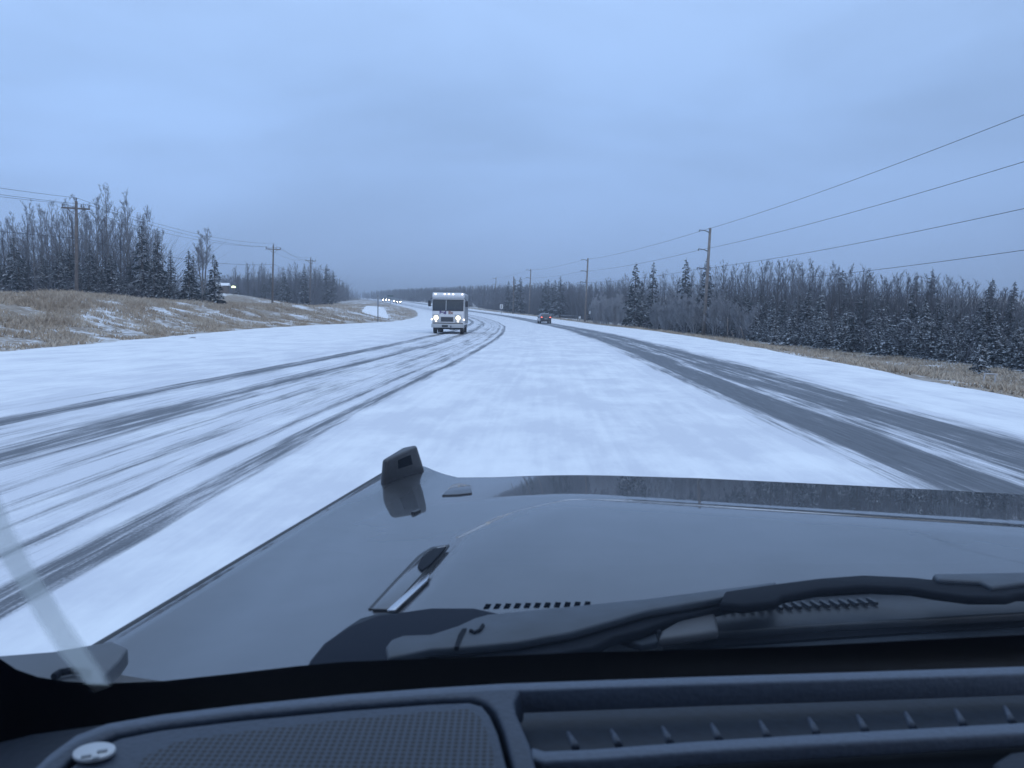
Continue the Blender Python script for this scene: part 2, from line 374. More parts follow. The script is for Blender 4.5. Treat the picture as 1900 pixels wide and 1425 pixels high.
def spruce(seed, h, rmax, needles, dens=1.):
    q = random.Random(seed)
    tr = MB().tube([(0, 0, -.3), (0, 0, h * .5), (q.uniform(-.05, .05), 0, h * .97)], [h * .017 + .03, h * .011 + .02, .012], 6)
    cb = MB(); z = h * .03
    while z < h * .985:
        t = z / h
        for _ in range(max(3, int((7 - 3 * t) * dens))):
            if q.random() < .06: continue
            Ln = rmax * ((1 - t) ** .8) * q.uniform(.62, 1.15) + .07
            a = q.uniform(0, 6.283); dx, dy = math.cos(a), math.sin(a)
            dr = q.uniform(.12, .5) * (1 - .5 * t); zz = z + q.uniform(-.06, .06) * h * .1
            p0 = Vector((0, 0, zz)); p1 = Vector((dx * Ln * .55, dy * Ln * .55, zz - dr * Ln * .55)); p2 = Vector((dx * Ln, dy * Ln, zz - dr * Ln * .8))
            sd = Vector((-dy, dx, 0)); w = Ln * .13 + .045; tl = Vector((0, 0, q.uniform(-.6, .6) * w))
            cb.add([p0 - sd * w * .3, p0 + sd * w * .3, p1 + sd * w + tl, p2 + sd * w * .12, p2 - sd * w * .12, p1 - sd * w - tl], [(0, 1, 2, 5), (5, 2, 3, 4)])
            for k in range(int(5 * dens) + 1):
                b0 = p0.lerp(p2, q.uniform(.3, .95)); s_ = q.choice((-1, 1))
                dv = (Vector((dx, dy, 0)) * q.uniform(.2, 1) + sd * s_ * q.uniform(.3, 1) + Vector((0, 0, q.uniform(-1.1, .15)))).normalized()
                l2 = Ln * q.uniform(.16, .34) + .05; w2 = l2 * .28
                pr = dv.cross(Vector((q.uniform(-1, 1), q.uniform(-1, 1), q.uniform(.2, 1)))).normalized()
                cb.add([b0 - pr * w2 * .5, b0 + dv * l2 * .5 - pr * w2, b0 + dv * l2, b0 + dv * l2 * .45 + pr * w2, b0 + pr * w2 * .5], [(0, 1, 2, 3, 4)])
        z += h * (.021 + .012 * (1 - t)) / dens ** .5
    cb.tube([(0, 0, h * .93), (0, 0, h * 1.01)], [.03, .004], 4)
    return tr, M_BARK, cb, needles
def bare(seed, h, spread, mb, mt, first=.25, limbs=20, twl=.95, tw=.012, multi=1):
    q = random.Random(seed); tr = MB(); cb = MB()
    def twig(b, d, l):
        e = b + d * l + Vector((q.uniform(-.1, .1), q.uniform(-.1, .1), .12 * l)); pr = d.cross(Vector((q.uniform(-1, 1), q.uniform(-1, 1), q.uniform(-1, 1)))).normalized() * tw
        cb.add([b - pr, b + pr, e], [(0, 1, 2)])
    for s_ in range(multi):
        a0 = q.uniform(0, 6.28); off = Vector((math.cos(a0), math.sin(a0), 0)) * (0 if multi == 1 else .12)
        ln_ = Vector((math.cos(a0), math.sin(a0), 0)) * h * (q.uniform(0, .05) if multi == 1 else q.uniform(.05, .28))
        hh = h * (1 if s_ == 0 else q.uniform(.7, 1))
        pts = [off + ln_ * (k / 5) ** 1.3 + Vector((q.uniform(-.007, .007) * h, q.uniform(-.007, .007) * h, -.2 if k == 0 else hh * k / 5)) for k in range(6)]
        r0 = h * .0085 + .02
        tr.tube(pts, [r0 * (1 - .17 * k) for k in range(6)], 5)
        def at(t):
            t = min(.999, t) * 5; i = int(t); return pts[i].lerp(pts[i + 1], t - i)
        for i in range(limbs):
            t = first + (1 - first) * (i + q.random()) / limbs
            b = at(t); a = q.uniform(0, 6.283); up = q.uniform(.9, 2.0)
            d = Vector((math.cos(a), math.sin(a), up)).normalized()
            l = h * spread * (1.15 - t) * q.uniform(.6, 1.2) + .3
            p1 = b + d * l * .5; p2 = p1 + (d + Vector((0, 0, .8))).normalized() * l * .5
            tr.tube([b, p1, p2], [r0 * .38 * (1.15 - t) + .008, r0 * .2 * (1.15 - t) + .006, .005], 3, False)
            for j in range(8):
                tt = q.uniform(.2, 1); bb = b.lerp(p1, tt * 2) if tt < .5 else p1.lerp(p2, tt * 2 - 1)
                a2 = q.uniform(0, 6.283); d2 = (Vector((math.cos(a2), math.sin(a2), q.uniform(.8, 3.)))).normalized(); l2 = twl * q.uniform(.5, 1.2) * (1.3 - t)
                twig(bb, d2, l2)
                for k in range(7):
                    b3 = bb + d2 * l2 * q.uniform(.15, .9); a3 = q.uniform(0, 6.28)
                    twig(b3, (d2 * .8 + Vector((math.cos(a3), math.sin(a3), q.uniform(.2, 1.6)))).normalized(), l2 * q.uniform(.3, .65))
    return tr, mb, cb, mt
def proto(name, spec, parts=('trunk', 'crown')):
    tr, m1, cb, m2 = spec
    a = tr.mesh(parts[0]); a.materials.append(m1); b = cb.mesh(parts[1]); b.materials.append(m2)
    a.polygons.foreach_set('use_smooth', [True] * len(a.polygons))
    return (name, a, b, parts)
HS, HB = 6., 10.
SPR = [proto('spruce_tree', spruce(10 + i, HS, HS * r, M_NEED)) for i, r in enumerate((.20, .24, .17, .22, .26))]
SPF = [proto('spruce_tree', spruce(30 + i, HS, HS * r, M_NEED2)) for i, r in enumerate((.24, .27, .21))]
BAR = [proto('bare_tree', bare(50 + i, HB, s, M_BIRCH, M_TWIG)) for i, s in enumerate((.30, .35, .26, .32, .38))]
BAD = [proto('bare_tree', bare(70 + i, HB, s, M_BARK, M_TWIG_D)) for i, s in enumerate((.30, .34, .38))]
TWIN = proto('bare_tree', bare(91, HB, .2, M_BIRCH, M_TWIG, first=.45, limbs=20, multi=3))
BUSH = [proto('frosted_bush', bare(80 + i, 3.5, .3, M_FROST, M_FROST, first=.1, limbs=12, twl=.7, tw=.02, multi=5), ('stem', 'twigs')) for i in range(2)]
def plant(pr, x, y, h, h0, label, cat, group, wide=1.):
    name, a, b, parts = pr
    e = empty(name, (x, y, H(x, y) - .05), rnd.uniform(0, 6.28), label, cat, group)
    s = h / h0; e.scale = (s * wide, s * wide, s)
    for me, n in ((a, parts[0]), (b, parts[1])):
        c = bpy.data.objects.new(n, me); COL.objects.link(c); c.parent = e
    return e
def xpx(px, y): return (px - 950) / 1427 * y
def top_h(px, py, y):     # height a tree at distance y needs for its top to reach the photo's row py
    d = ray(px, py); x = d.x / d.y * y; return x, EYE.z + d.z / d.y * y - H(x, y)
# --- prominent single trees
def hero(pr, px, py, y, h0, label, cat='spruce', wide=1.):
    x, h = top_h(px, py - (2 if px > 1150 and py < 600 else 0), y); return plant(pr, x, y, h, h0, label, cat, None, wide)
hero(SPR[1], 25, 437, 82, HS, 'dark spruce at the far left edge of the picture, in front of the bare grove')
hero(BAR[1], 200, 350, 92, HB, 'tallest bare birch, crowning the left grove right of the near utility pole', 'bare tree')
hero(BAR[2], 235, 362, 90, HB, 'second tallest bare birch of the left grove, just right of the tallest', 'bare tree')
hero(SPR[0], 262, 415, 84, HS, 'tall thin spruce standing among the bare crowns at the right end of the left grove')
hero(SPR[3], 292, 430, 86, HS, 'thin spruce second from the right end of the left grove', wide=.85)
hero(SPR[2], 316, 462, 88, HS, 'small spruce with a long bare tip at the right end of the left grove')
hero(SPR[3], 349, 462, 84, HS, 'dark spruce just left of the lone twin-stemmed birch')
hero(SPR[2], 358, 470, 86, HS, 'slim spruce touching the lone twin-stemmed birch')
hero(TWIN, 375, 425, 83, HB, 'lone pale birch with several stems and a rounded frosty crown', 'bare tree', 1.3)
hero(SPR[1], 397, 469, 82, HS, 'tidy dark spruce just right of the lone twin-stemmed birch')
hero(SPR[4], 1180, 488, 118, HS, 'tall snow-dusted spruce at the left end of the right-hand wood', wide=.8)
hero(SPR[2], 1192, 520, 122, HS, 'short spruce tucked behind the tall snow-dusted one')
hero(SPR[0], 1213, 486, 128, HS, 'slim pointed spruce second from the left end of the right-hand wood', wide=.8)
hero(SPR[4], 1274, 480, 112, HS, 'dense dark spruce rising above the wood left of the near utility pole', wide=.75)
hero(SPR[0], 1313, 478, 108, HS, 'dark spruce directly behind the near right-hand utility pole', wide=.9)
hero(SPR[2], 1415, 525, 100, HS, 'dark spruce top in the wood above the two leaning stakes')
hero(SPR[4], 1563, 500, 98, HS, 'broad dark round-topped conifer poking above the bare crowns', wide=.9)
hero(SPR[1], 1613, 505, 92, HS, 'spruce with a small star-shaped tip above the wood')
hero(SPR[2], 1700, 510, 84, HS, 'slim spruce just left of the sharpest pointed spruce on the right')
hero(SPR[0], 1731, 498, 84, HS, 'sharpest pointed spruce of the right-hand wood', wide=.8)
hero(SPR[1], 1842, 517, 74, HS, 'spruce with an open tip, second from the right edge of the picture')
hero(SPR[3], 1884, 522, 72, HS, 'spruce at the right edge of the picture')
hero(SPF[1], 1826, 612, 36, HS, 'small frosty spruce standing out in the grass behind the white post frame', wide=1.)
hero(SPF[0], 1440, 590, 66, HS, 'low frosted spruce right of the two leaning stakes', wide=1.2)
for px, py, y, l in ((966, 513, 255, 'dark spruce tip left of the third right-hand pole'), (955, 516, 262, 'spruce tip second to the left of the third right-hand pole'),
                     (944, 520, 268, 'leftmost of the three spruce tips left of the third right-hand pole'), (1040, 511, 215, 'tallest spruce tip between the second and third right-hand poles'),
                     (1030, 518, 222, 'spruce tip just left of the tallest one between the second and third right-hand poles'), (1018, 517, 226, 'thin spruce tip right of the third right-hand pole'),
                     (1012, 521, 230, 'lowest spruce tip right of the third right-hand pole'), (564, 491, 185, 'dark spruce top left of the second left-hand pole beyond the clearing'),
                     (606, 489, 232, 'tallest pointed spruce far down the left side of the road'), (618, 500, 262, 'pointed spruce next beyond the tallest one far down the left side')):
    hero(SPR[rnd.choice((0, 2, 3))], px, py, y, HS, l)
# --- the woods, row by row
LEFT_X = [(60, -36), (78, -37), (100, -42), (140, -56), (160, -56), (180, -53), (220, -57), (300, -69), (400, -88), (550, -117), (900, -215)]
RIGHT_D = [(20, 14.5), (37, 12.5), (63, 9.8), (100, 9.5), (140, 12.5), (172, 14), (200, 13), (260, 12), (400, 14), (900, 16)]
ZR = [(925, 'far off beyond the small white sign'), (985, 'far off around the plain pole'), (1088, 'between the third and second tall poles'), (1165, 'just right of the second tall pole'), (1245, 'by the tall snow-dusted spruce'),
      (1313, 'just left of the nearest tall pole'), (1380, 'between the nearest tall pole and the stakes'), (1470, 'just right of the leaning stakes'), (1540, 'left of the round-topped conifer'), (1610, 'right of the round-topped conifer'),
      (1680, 'left of the slim pointed spruces'), (1760, 'around the sharpest pointed spruce'), (1860, 'above the white post frame'), (9999, 'at the right edge of the picture')]
ZL = [(80, 'far left behind the edge spruce'), (136, 'just left of the near utility pole'), (190, 'just right of the near utility pole'), (245, 'under the two tallest crowns'), (325, 'at the right end of the left grove'),
      (420, 'around the lone birch'), (500, 'behind the snowy mound'), (560, 'left of the third crossarm pole'), (605, 'between the third and fourth crossarm poles'), (9999, 'beyond the fourth crossarm pole')]
def zone(px, Z): return next(n for lim, n in Z if px < lim)
SKR = [(860, 566), (880, 556), (900, 546), (950, 531), (1000, 524), (1060, 521), (1110, 520), (1160, 510), (1250, 504), (1330, 490), (1400, 486), (1500, 486), (1600, 497), (1700, 508), (1800, 519), (1900, 529), (2100, 540)]
def y_edge(px, off=0.):
    sl = (px - 950) / 1427; y = 20.
    while y < 420 and sl * y < cf('r', y) + interp(y, RIGHT_D) + off: y += 1.
    return y
def wood_right(n, p0, p1, dy0, dy1, kinds, h0, tops, jit, lab, cat, grp, wide=1.):
    for i in range(n):
        px = p0 + (p1 - p0) * (i + rnd.random()) / n; ye = y_edge(px); y = ye + rnd.uniform(dy0, dy1) * ye / 70
        t_ = interp(px, SKR) + interp(px, tops) + rnd.uniform(0, jit); x, h = top_h(px, t_, y)
        z_ = zone(px, ZR); plant(rnd.choice(kinds), x, y, max(1.8, h), h0, lab + ' ' + z_, cat, grp + ' ' + z_, wide)
wood_right(60, 1190, 1925, 0, 5, SPF + SPF + [SPR[1]], HS, [(1190, 70), (1400, 75), (1600, 72), (1900, 68)], 42, 'small frosted front-row spruce', 'spruce', 'front row spruces', 1.2)
wood_right(62, 1170, 1925, 4, 13, SPR + [SPF[0], SPF[2]], HS, [(1170, 30), (1500, 42), (1900, 26)], 34, 'taller second-row spruce', 'spruce', 'second row spruces', 1.05)
wood_right(28, 890, 1180, 0, 20, SPR, HS, [(890, 6), (1180, 14)], 30, 'dark spruce among bare trees', 'spruce', 'spruces among bare trees')
wood_right(112, 1165, 1930, 8, 34, BAD + BAD + BAR[:2], HB, [(1200, 0), (1900, 2)], 24, 'bare grey tree topping the wood', 'bare tree', 'bare trees')
wood_right(54, 862, 1170, 0, 30, BAD + BAR[:2], HB, [(870, 0), (1170, 0)], 14, 'bare grey-brown tree', 'bare tree', 'bare trees', 1.2)
for px, y, h in ((1100, 150, 4.6), (1112, 146, 4.8), (1125, 142, 4.2), (1138, 140, 5), (1150, 136, 4.3), (1120, 155, 6), (1140, 150, 6.2), (1105, 160, 5.6), (1232, 112, 4.4), (1250, 108, 5), (1268, 106, 5.6), (1285, 104, 4.6),
                 (1322, 96, 4.6), (1345, 92, 4.1), (1372, 88, 3.8), (1255, 120, 6.5), (1330, 104, 6.), (1215, 118, 4.4), (1390, 82, 3.6)):
    plant(rnd.choice(BUSH), xpx(px, y), y, h, 3.5, 'white frosted bushy thicket by the foot of the ' + ('second right-hand pole' if px < 1200 else 'near right-hand pole'), 'bush', 'frosted bushes by the ' + ('second pole' if px < 1200 else 'near pole'))
# left grove
for i in range(56):
    px = -35 + 340 * (i + rnd.random()) / 56; y = rnd.uniform(86, 108)
    pk = interp(px, [(0, 410), (30, 400), (55, 385), (120, 378), (180, 372), (240, 380), (300, 410)]) + rnd.uniform(-6, 40)
    x, h = top_h(px, pk, y)
    plant(rnd.choice(BAR + BAR + BAD), x, y, h, HB, 'bare frosty birch ' + zone(px, ZL), 'bare tree', 'bare trees of the left grove ' + zone(px, ZL), .9)
for i in range(60):
    px = -35 + 425 * (i + rnd.random()) / 60; y = rnd.uniform(80, 92)
    pk = interp(px, [(0, 470), (60, 480), (130, 455), (200, 470), (300, 490), (390, 520)]) + rnd.uniform(-12, 50)
    x, h = top_h(px, pk, y)
    plant(rnd.choice(SPR + SPR + [SPF[2]]), x, y, max(2, h), HS, 'dark spruce low in the grove ' + zone(px, ZL), 'spruce', 'low spruces of the left grove ' + zone(px, ZL), 1.25)
# left side, beyond the clearing
def wood_left(n, y0, y1, o0, o1, kinds, h0, lab, cat, grp, skyl, jit):
    for i in range(n):
        y = y0 + (y1 - y0) * (i + rnd.random()) / n; x = interp(y, LEFT_X) - rnd.uniform(o0, o1)
        px = 950 + 1427 * x / y
        if px < 425: continue
        x2, h = top_h(px, interp(px, skyl) + rnd.uniform(0, jit), y)
        plant(rnd.choice(kinds), x, y, max(2.5, h), h0, lab + ' ' + zone(px, ZL), cat, grp + ' ' + zone(px, ZL))
SKL = [(420, 498), (450, 492), (480, 488), (510, 492), (535, 486), (580, 484), (600, 494), (620, 508), (650, 530), (680, 543), (700, 548)]
wood_left(66, 170, 330, 0, 34, BAR + BAD + BAD, HB, 'distant bare tree left of the road,', 'bare tree', 'distant bare trees left of the road', SKL, 22)
wood_left(50, 165, 330, 0, 14, SPR, HS, 'distant dark spruce left of the road,', 'spruce', 'distant spruces left of the road', [(a, b + 14) for a, b in SKL], 30)

# far wood that reads as one mass, and the brush under the near woods
def far_tree(cb, x, y, z, h, q, sp):
    if sp:
        for k in range(9):
            t = k / 9; zz = z + h * (.05 + .9 * t); r = h * .2 * (1 - t) + .15
            a = q.uniform(0, 6.28)
            cb.add([(x + math.cos(a + j * 2.094) * r * q.uniform(.7, 1.2), y + math.sin(a + j * 2.094) * r, zz - r * .35) for j in range(3)] + [(x, y, zz + h * .12)], [(0, 1, 3), (1, 2, 3), (2, 0, 3)])
    else:
        cb.add([(x - .07, y, z), (x + .07, y, z), (x, y, z + h)], [(0, 1, 2)])
        for k in range(34):
            t = q.uniform(.2, .92); a = q.uniform(0, 6.28); b = Vector((x, y, z + h * t)); l = h * .26 * (1.2 - t)
            e = b + Vector((math.cos(a) * l * .6, math.sin(a) * l * .6, l)); w = q.uniform(.03, .07)
            cb.add([b + Vector((-w, 0, 0)), b + Vector((w, 0, 0)), e], [(0, 1, 2)])
q = random.Random(5); fb = MB(); fs_ = MB()
for i in range(4200):
    y = 290 + 650 * q.random() ** 1.2
    if q.random() < .6: x = interp(y, LEFT_X) - q.uniform(0, 60) ** 1
    else: x = cf('r', y) + interp(y, RIGHT_D) + q.uniform(0, 50)
    far_tree(fs_ if q.random() < .3 else fb, x, y, H(x, y) - .2, q.uniform(7, 10.5), q, False)
for i in range(1100):   # belt closing the view where the road bends away
    y = q.uniform(900, 1250); x = q.uniform(-420, 160)
    fs_.f and None
    far_tree(fb, x, y, H(x, y) - .2, q.uniform(9, 13), q, False)
for i in range(700):
    y = q.uniform(300, 1100)
    x = interp(y, LEFT_X) - q.uniform(0, 50) if q.random() < .5 else cf('r', y) + interp(y, RIGHT_D) + q.uniform(0, 40)
    far_tree(fs_, x, y, H(x, y) - .2, q.uniform(6, 10.5), q, True)
n1 = fb.v; fs_.add(fb.v, fb.f)
o = fs_.build('distant_forest', M_TWIG_D, fix=False); tag(o, 'far-off hazy wood lining the road towards the horizon', 'forest', kind='stuff')
sp2 = []
for i in range(60000):
    y = 30 + 290 * rnd.random() ** 1.2
    if rnd.random() < .6: x = cf('r', y) + interp(y, RIGHT_D) + .5 + 22 * rnd.random()
    else:
        y = 78 + 250 * rnd.random(); x = interp(y, LEFT_X) - 1 - 30 * rnd.random()
        if 110 < y < 165: continue
    sp2.append((x, y, H(x, y) - .05, rnd.uniform(.8, 3.4)))
o = blades_object('undergrowth', sp2, M_TWIG_D, .05); tag(o, 'dark leafless brush filling the floor of the woods', 'undergrowth', kind='stuff')

sp3 = []
def backing(n, p0, p1, sky, yf, d0, d1, jit):
    for _ in range(n):
        px = rnd.uniform(p0, p1); y = yf(px) + rnd.uniform(d0, d1); x, h = top_h(px, interp(px, sky) + 3 + jit * rnd.random() ** .8, y)
        if h > 1: sp3.append((x, y, H(x, y) - .1, h))
backing(13000, 865, 2050, SKR, y_edge, 14, 55, 62)
backing(7000, 865, 1200, SKR, y_edge, 6, 60, 26)
backing(2600, -110, 300, [(0, 415), (55, 395), (120, 385), (240, 388), (300, 430)], lambda p: 92, 0, 18, 130)
backing(5000, 440, 700, [(440, 502), (520, 490), (580, 486), (620, 508), (650, 528), (690, 545)], lambda p: interp(p, [(440, 210), (580, 190), (690, 420)]), 0, 50, 45)
o = blades_object('backing_wood', sp3, M_TWIG_D, .045); tag(o, 'dim mass of leafless stems closing the view through the woods', 'wood', kind='stuff')

# ------------------------------------------------------------------ low hills behind
def hill_cols(y):
    return [(x, y, 14 + 14 * sm((y - 1250) / 500) + 7 * ns(x, y, 260) + (2.2 * ns(x, y, 18) if y > 1300 else 0)) for x in np.arange(-1300, 1500, 9.)]
M_HILL = mat('wooded_hill', (.07, .07, .075), .95, noise=(.03, .35, 0))
o = grid_mesh('hills', [1240, 1290, 1340, 1390, 1440, 1500, 1600, 1750, 2000], hill_cols, M_HILL); tag(o, kind='structure')

# ------------------------------------------------------------------ poles and lines
M_POLE = mat('weathered_pole', (.13, .11, .10), .85, noise=(2.5, .3, 0))
M_POLEL = mat('pale_pole', (.20, .175, .16), .85, noise=(2.5, .3, 0))
M_INS = mat('insulator', (.07, .08, .10), .3)
M_WIRE = mat('wire', (.05, .055, .07), .6)
def left_pole(px, pyt, y, label, grp='crossarm poles left of the road', arm=2.4):
    x, h = top_h(px, pyt, y); z = H(x, y)
    e = empty('utility_pole', (x, y, z), 0, label, 'utility pole', grp)
    e.rotation_euler = (0, R(1.6), R(8))
    MB().tube([(0, 0, -.5), (0, 0, h)], [.17, .11], 10).build('shaft', M_POLE, e, True)
    MB().box(-arm / 2, arm / 2, -.16, -.04, h - .72, h - .58).build('crossarm', M_POLE, e)
    MB().tube([(-.75, -.1, h - .68), (0, -.1, h - 1.25)], .025, 5).tube([(.75, -.1, h - .68), (0, -.1, h - 1.25)], .025, 5).build('brace', M_POLE, e)
    pts = []
    for dx, dz in ((-arm / 2 + .08, -.58), (arm / 2 - .08, -.58), (arm / 2 - .75, -.58), (0, 0)):
        MB().tube([(dx, -.1 if dz else 0, h + dz), (dx, -.1 if dz else 0, h + dz + .12), (dx, -.1 if dz else 0, h + dz + .3)], [.03, .065, .04], 8).build('insulator', M_INS, e)
        pts.append(Matrix.Translation(e.location) @ e.rotation_euler.to_matrix().to_4x4() @ Vector((dx, -.1 if dz else 0, h + dz + .3)))
    return pts
LP = []
names = ['near crossarm pole standing in front of the left grove', 'crossarm pole alone against the sky left of the road, second in its row', 'third crossarm pole in the left row, at the front of the distant wood',
         'fourth crossarm pole in the left row, beside the tallest far spruce', 'fifth crossarm pole in the left row', 'sixth crossarm pole in the left row, small with distance', 'farthest crossarm pole visible in the left row']
for (px, py, y), nm in zip(((136, 373, 70), (504, 455, 128), (574, 479, 185), (602, 497, 240), (617, 509, 295), (629, 518, 350), (637, 524, 410)), names): LP.append(left_pole(px, py, y, nm))
def cable(pts, rad, label, cat='power line', sag=.9, grp=None):
    path = []
    for a, b in zip(pts, pts[1:]):
        for k in range(16 + (b is pts[-1])):
            t = k / 16; p = Vector(a).lerp(Vector(b), t); p.z -= 4 * sag * t * (1 - t) * min(1, (Vector(b) - Vector(a)).length / 70); path.append(p)
    o = MB().tube(path, rad, 5).build('power_cable', M_WIRE, None, True, fix=False); tag(o, label, cat, grp); return o
for k, nm in ((0, 'thin cable on the left arm ends of the left row of poles'), (1, 'thin cable on the right arm ends of the left row of poles'), (3, 'thin cable along the tops of the left row of poles')):
    pts = [LP[0][k] + (LP[0][k] - LP[1][k]) * 1.1] + [p[k] for p in LP]
    cable(pts, .014, nm, sag=1.2)
low = [LP[0][3] + Vector((2, -64, -3.6)), LP[0][3] + Vector((.12, 0, -3.6)), LP[1][3] + Vector((.12, 0, -3.4)), LP[2][3] + Vector((.12, 0, -3.4))]
cable(low, .02, 'lower single cable strung beneath the crossarms left of the road', sag=1.)

def right_pole(px, pyt, y, label, arms=((.6,), (3.0,), (5.4,)), both=False, lean=1.4, r=.2):
    x, h = top_h(px, pyt, y); z = H(x, y)
    e = empty('transmission_pole', (x, y, z), 0, label, 'utility pole', 'tall bracket-arm poles right of the road')
    e.rotation_euler = (R(0), R(lean), 0)
    MB().tube([(0, 0, -.5), (0, 0, h)], [r * 1.15, r * .8], 10).build('shaft', M_POLEL, e, True)
    out = []
    for i, (d,) in enumerate(arms):
        zz = h - d; s_ = 1 if both and i == 2 else -1
        tip = Vector((s_ * 1.35, 0, zz + .32))
        MB().tube([(0, 0, zz), (s_ * .6, 0, zz + .24), tuple(tip)], [.075, .06, .04], 6).build('arm', M_INS, e, True)
        M_ = Matrix.Translation(e.location) @ e.rotation_euler.to_matrix().to_4x4()
        MB().tube([tuple(tip), tuple(tip - Vector((0, 0, .25)))], [.07, .06], 6).build('insulator', M_INS, e)
        out.append(M_ @ (tip - Vector((0, 0, .2))))
    out.append(Matrix.Translation(e.location) @ e.rotation_euler.to_matrix().to_4x4() @ Vector((-.15, 0, h - 7.2)))
    return out
RP = [right_pole(1313, 423, 100, 'nearest tall pole right of the road with three bracket arms, topped high above the wood'),
      right_pole(1088, 479, 168, 'second tall bracket-arm pole right of the road, beside the white roadside sign'),
      right_pole(983, 499, 245, 'third tall pole right of the road, arms on both sides', both=True),
      right_pole(919, 515, 330, 'fourth pole right of the road, barely above the far wood'),
      right_pole(877, 531, 430, 'fifth pole right of the road, small above the far end of the wood')]
x, h = top_h(953, 514, 215)
e = empty('plain_pole', (x, 215, H(x, 215)), 0, 'plain wooden pole without arms in front of the right-hand wood, left of the dark car', 'pole')
MB().tube([(0, 0, -.5), (.05, 0, h)], [.17, .13], 8).build('shaft', M_POLE, e, True)
MB().tube([(0.05, 0, h), (.05, 0, h + .2)], [.13, .05], 8).build('cap', M_POLE, e, True)
x, h = top_h(847, 535, 480)
e = empty('plain_pole', (x, 480, H(x, 480)), 0, 'distant pole poking up behind the delivery van roof', 'pole')
MB().tube([(0, 0, -.5), (0, 0, h)], [.3, .2], 8).build('shaft', M_POLE, e, True)
MB().box(-1.2, 1.2, -.12, .12, h - 1.6, h - 1.3).build('crossarm', M_POLE, e)
def ray_at(px, py, y): d = ray(px, py); return EYE + d * (y / d.y)
ends = [ray_at(1900, 213, 45), ray_at(1900, 300, 45), ray_at(1900, 387, 45), ray_at(1900, 464, 45)]
for k, (en, nm) in enumerate(zip(ends, ('topmost cable sweeping down from the upper right', 'second cable from the top on the right, at the middle arms', 'third cable from the top on the right, at the lowest arms', 'lowest cable on the right, skimming the tops of the wood'))):
    beyond = en + (en - RP[0][k]) * .9
    cable([beyond, en, RP[0][k]] + [p[k] for p in RP[1:]], .019, nm, sag=.45)

# ------------------------------------------------------------------ roadside things
M_STEEL = mat('galvanised_steel', (.16, .17, .19), .5, .6)
M_WHITE = mat('white_paint', (.7, .71, .73), .5)
M_SIGNB = mat('sign_back', (.30, .32, .35), .5, .5)
x = xpx(700, 118); e = empty('marker_post', (x, 118, H(x, 118)), 0, 'tall thin marker post at the left road edge left of the delivery van', 'road marker')
hh = (601 - 552) / 1427 * 118
MB().box(-.07, .07, -.04, .04, -.3, hh).build('post', M_STEEL, e)
MB().box(-.14, .14, -.07, -.045, hh - 1.5, hh - .1).build('reflector_strip', M_SIGNB, e)
x = xpx(723, 330); e = empty('road_sign', (x, 330, H(x, 330)), 0, 'small dark T-shaped sign among the far headlights', 'sign')
MB().box(-.09, .09, -.05, .05, -.3, 3.6).build('post', M_STEEL, e); MB().box(-1.3, 1.3, -.12, -.06, 3.2, 3.9).build('panel', mat('green_sign', (.05, .09, .08), .5), e)
x = xpx(928, 235); x = max(x, cf('r', 235) + 1.5); x = xpx(928, 215); e = empty('road_sign', (x, 215, H(x, 215)), 0, 'small white rectangular road sign on a post far ahead, right of the road', 'sign')
zt = ray_at(928, 565, 215).z - H(x, 215)
MB().box(-.06, .06, -.04, .04, -.3, zt).build('post', M_STEEL, e)
MB().box(-.42, .42, -.09, -.05, zt - 1.1, zt).build('panel', M_WHITE, e, bevel=.02)
MB().box(-.25, .25, -.1, -.093, zt - .45, zt - .25).box(-.25, .25, -.1, -.093, zt - .85, zt - .55).build('lettering', M_POLE, e)
x = xpx(1073, 150); e = empty('road_sign', (x, 150, H(x, 150)), 0, 'low small white sign just left of the second right-hand pole', 'sign')
zt = ray_at(1073, 587, 150).z - H(x, 150)
MB().box(-.04, .04, -.04, .04, -.3, zt).build('post', M_STEEL, e); MB().box(-.2, .2, -.08, -.04, zt - .42, zt).build('panel', M_WHITE, e)
x = xpx(1087, 148); e = empty('road_sign', (x, 148, H(x, 148)), R(25), 'tilted bright white sign just right of the second right-hand pole', 'sign')
zt = ray_at(1087, 577, 148).z - H(x, 148)
MB().box(-.05, .05, -.04, .04, -.3, zt).build('post', M_POLE, e); MB().box(-.16, .16, -.08, -.04, zt - .5, zt + .05, Matrix.Rotation(R(14), 4, 'Y')).build('panel', M_WHITE, e)
# low guard rail behind the dark car
x0, x1 = xpx(1036, 165), xpx(1069, 158)
e = empty('guard_rail', (x0, 162, H(x0, 162)), 0, 'low pale rail in front of the wood, just right of the dark car', 'rail')
MB().tube([(0, 0, .95), (x1 - x0, -4, .9)], .035, 6).build('rail', M_SIGNB, e)
for k in range(3):
    t = k / 2; MB().box((x1 - x0) * t - .04, (x1 - x0) * t + .04, -4 * t - .05, -4 * t + .05, -.4, .95).build('post', M_POLE, e)
# frosted post frame at right
p = ray_at(1823, 712, 29); x, y = p.x, 29.
e = empty('post_frame', (x, y, H(x, y)), R(-8), 'small white frosted wooden frame standing in the grass at the right', 'frame')
zt = ray_at(1823, 693, 29).z - H(x, y); M_FR = mat('frosted_wood', (.42, .42, .44), .85, noise=(8, .25, 0))
MB().tube([(-.02, 0, -.3), (.06, 0, zt)], [.035, .03], 8).build('leg', M_FR, e); MB().tube([(.42, 0, -.3), (.44, 0, zt - .02)], [.03, .03], 8).build('leg', M_FR, e)
MB().tube([(.03, 0, zt), (.5, 0, zt - .02)], .028, 8).build('top_bar', M_FR, e)
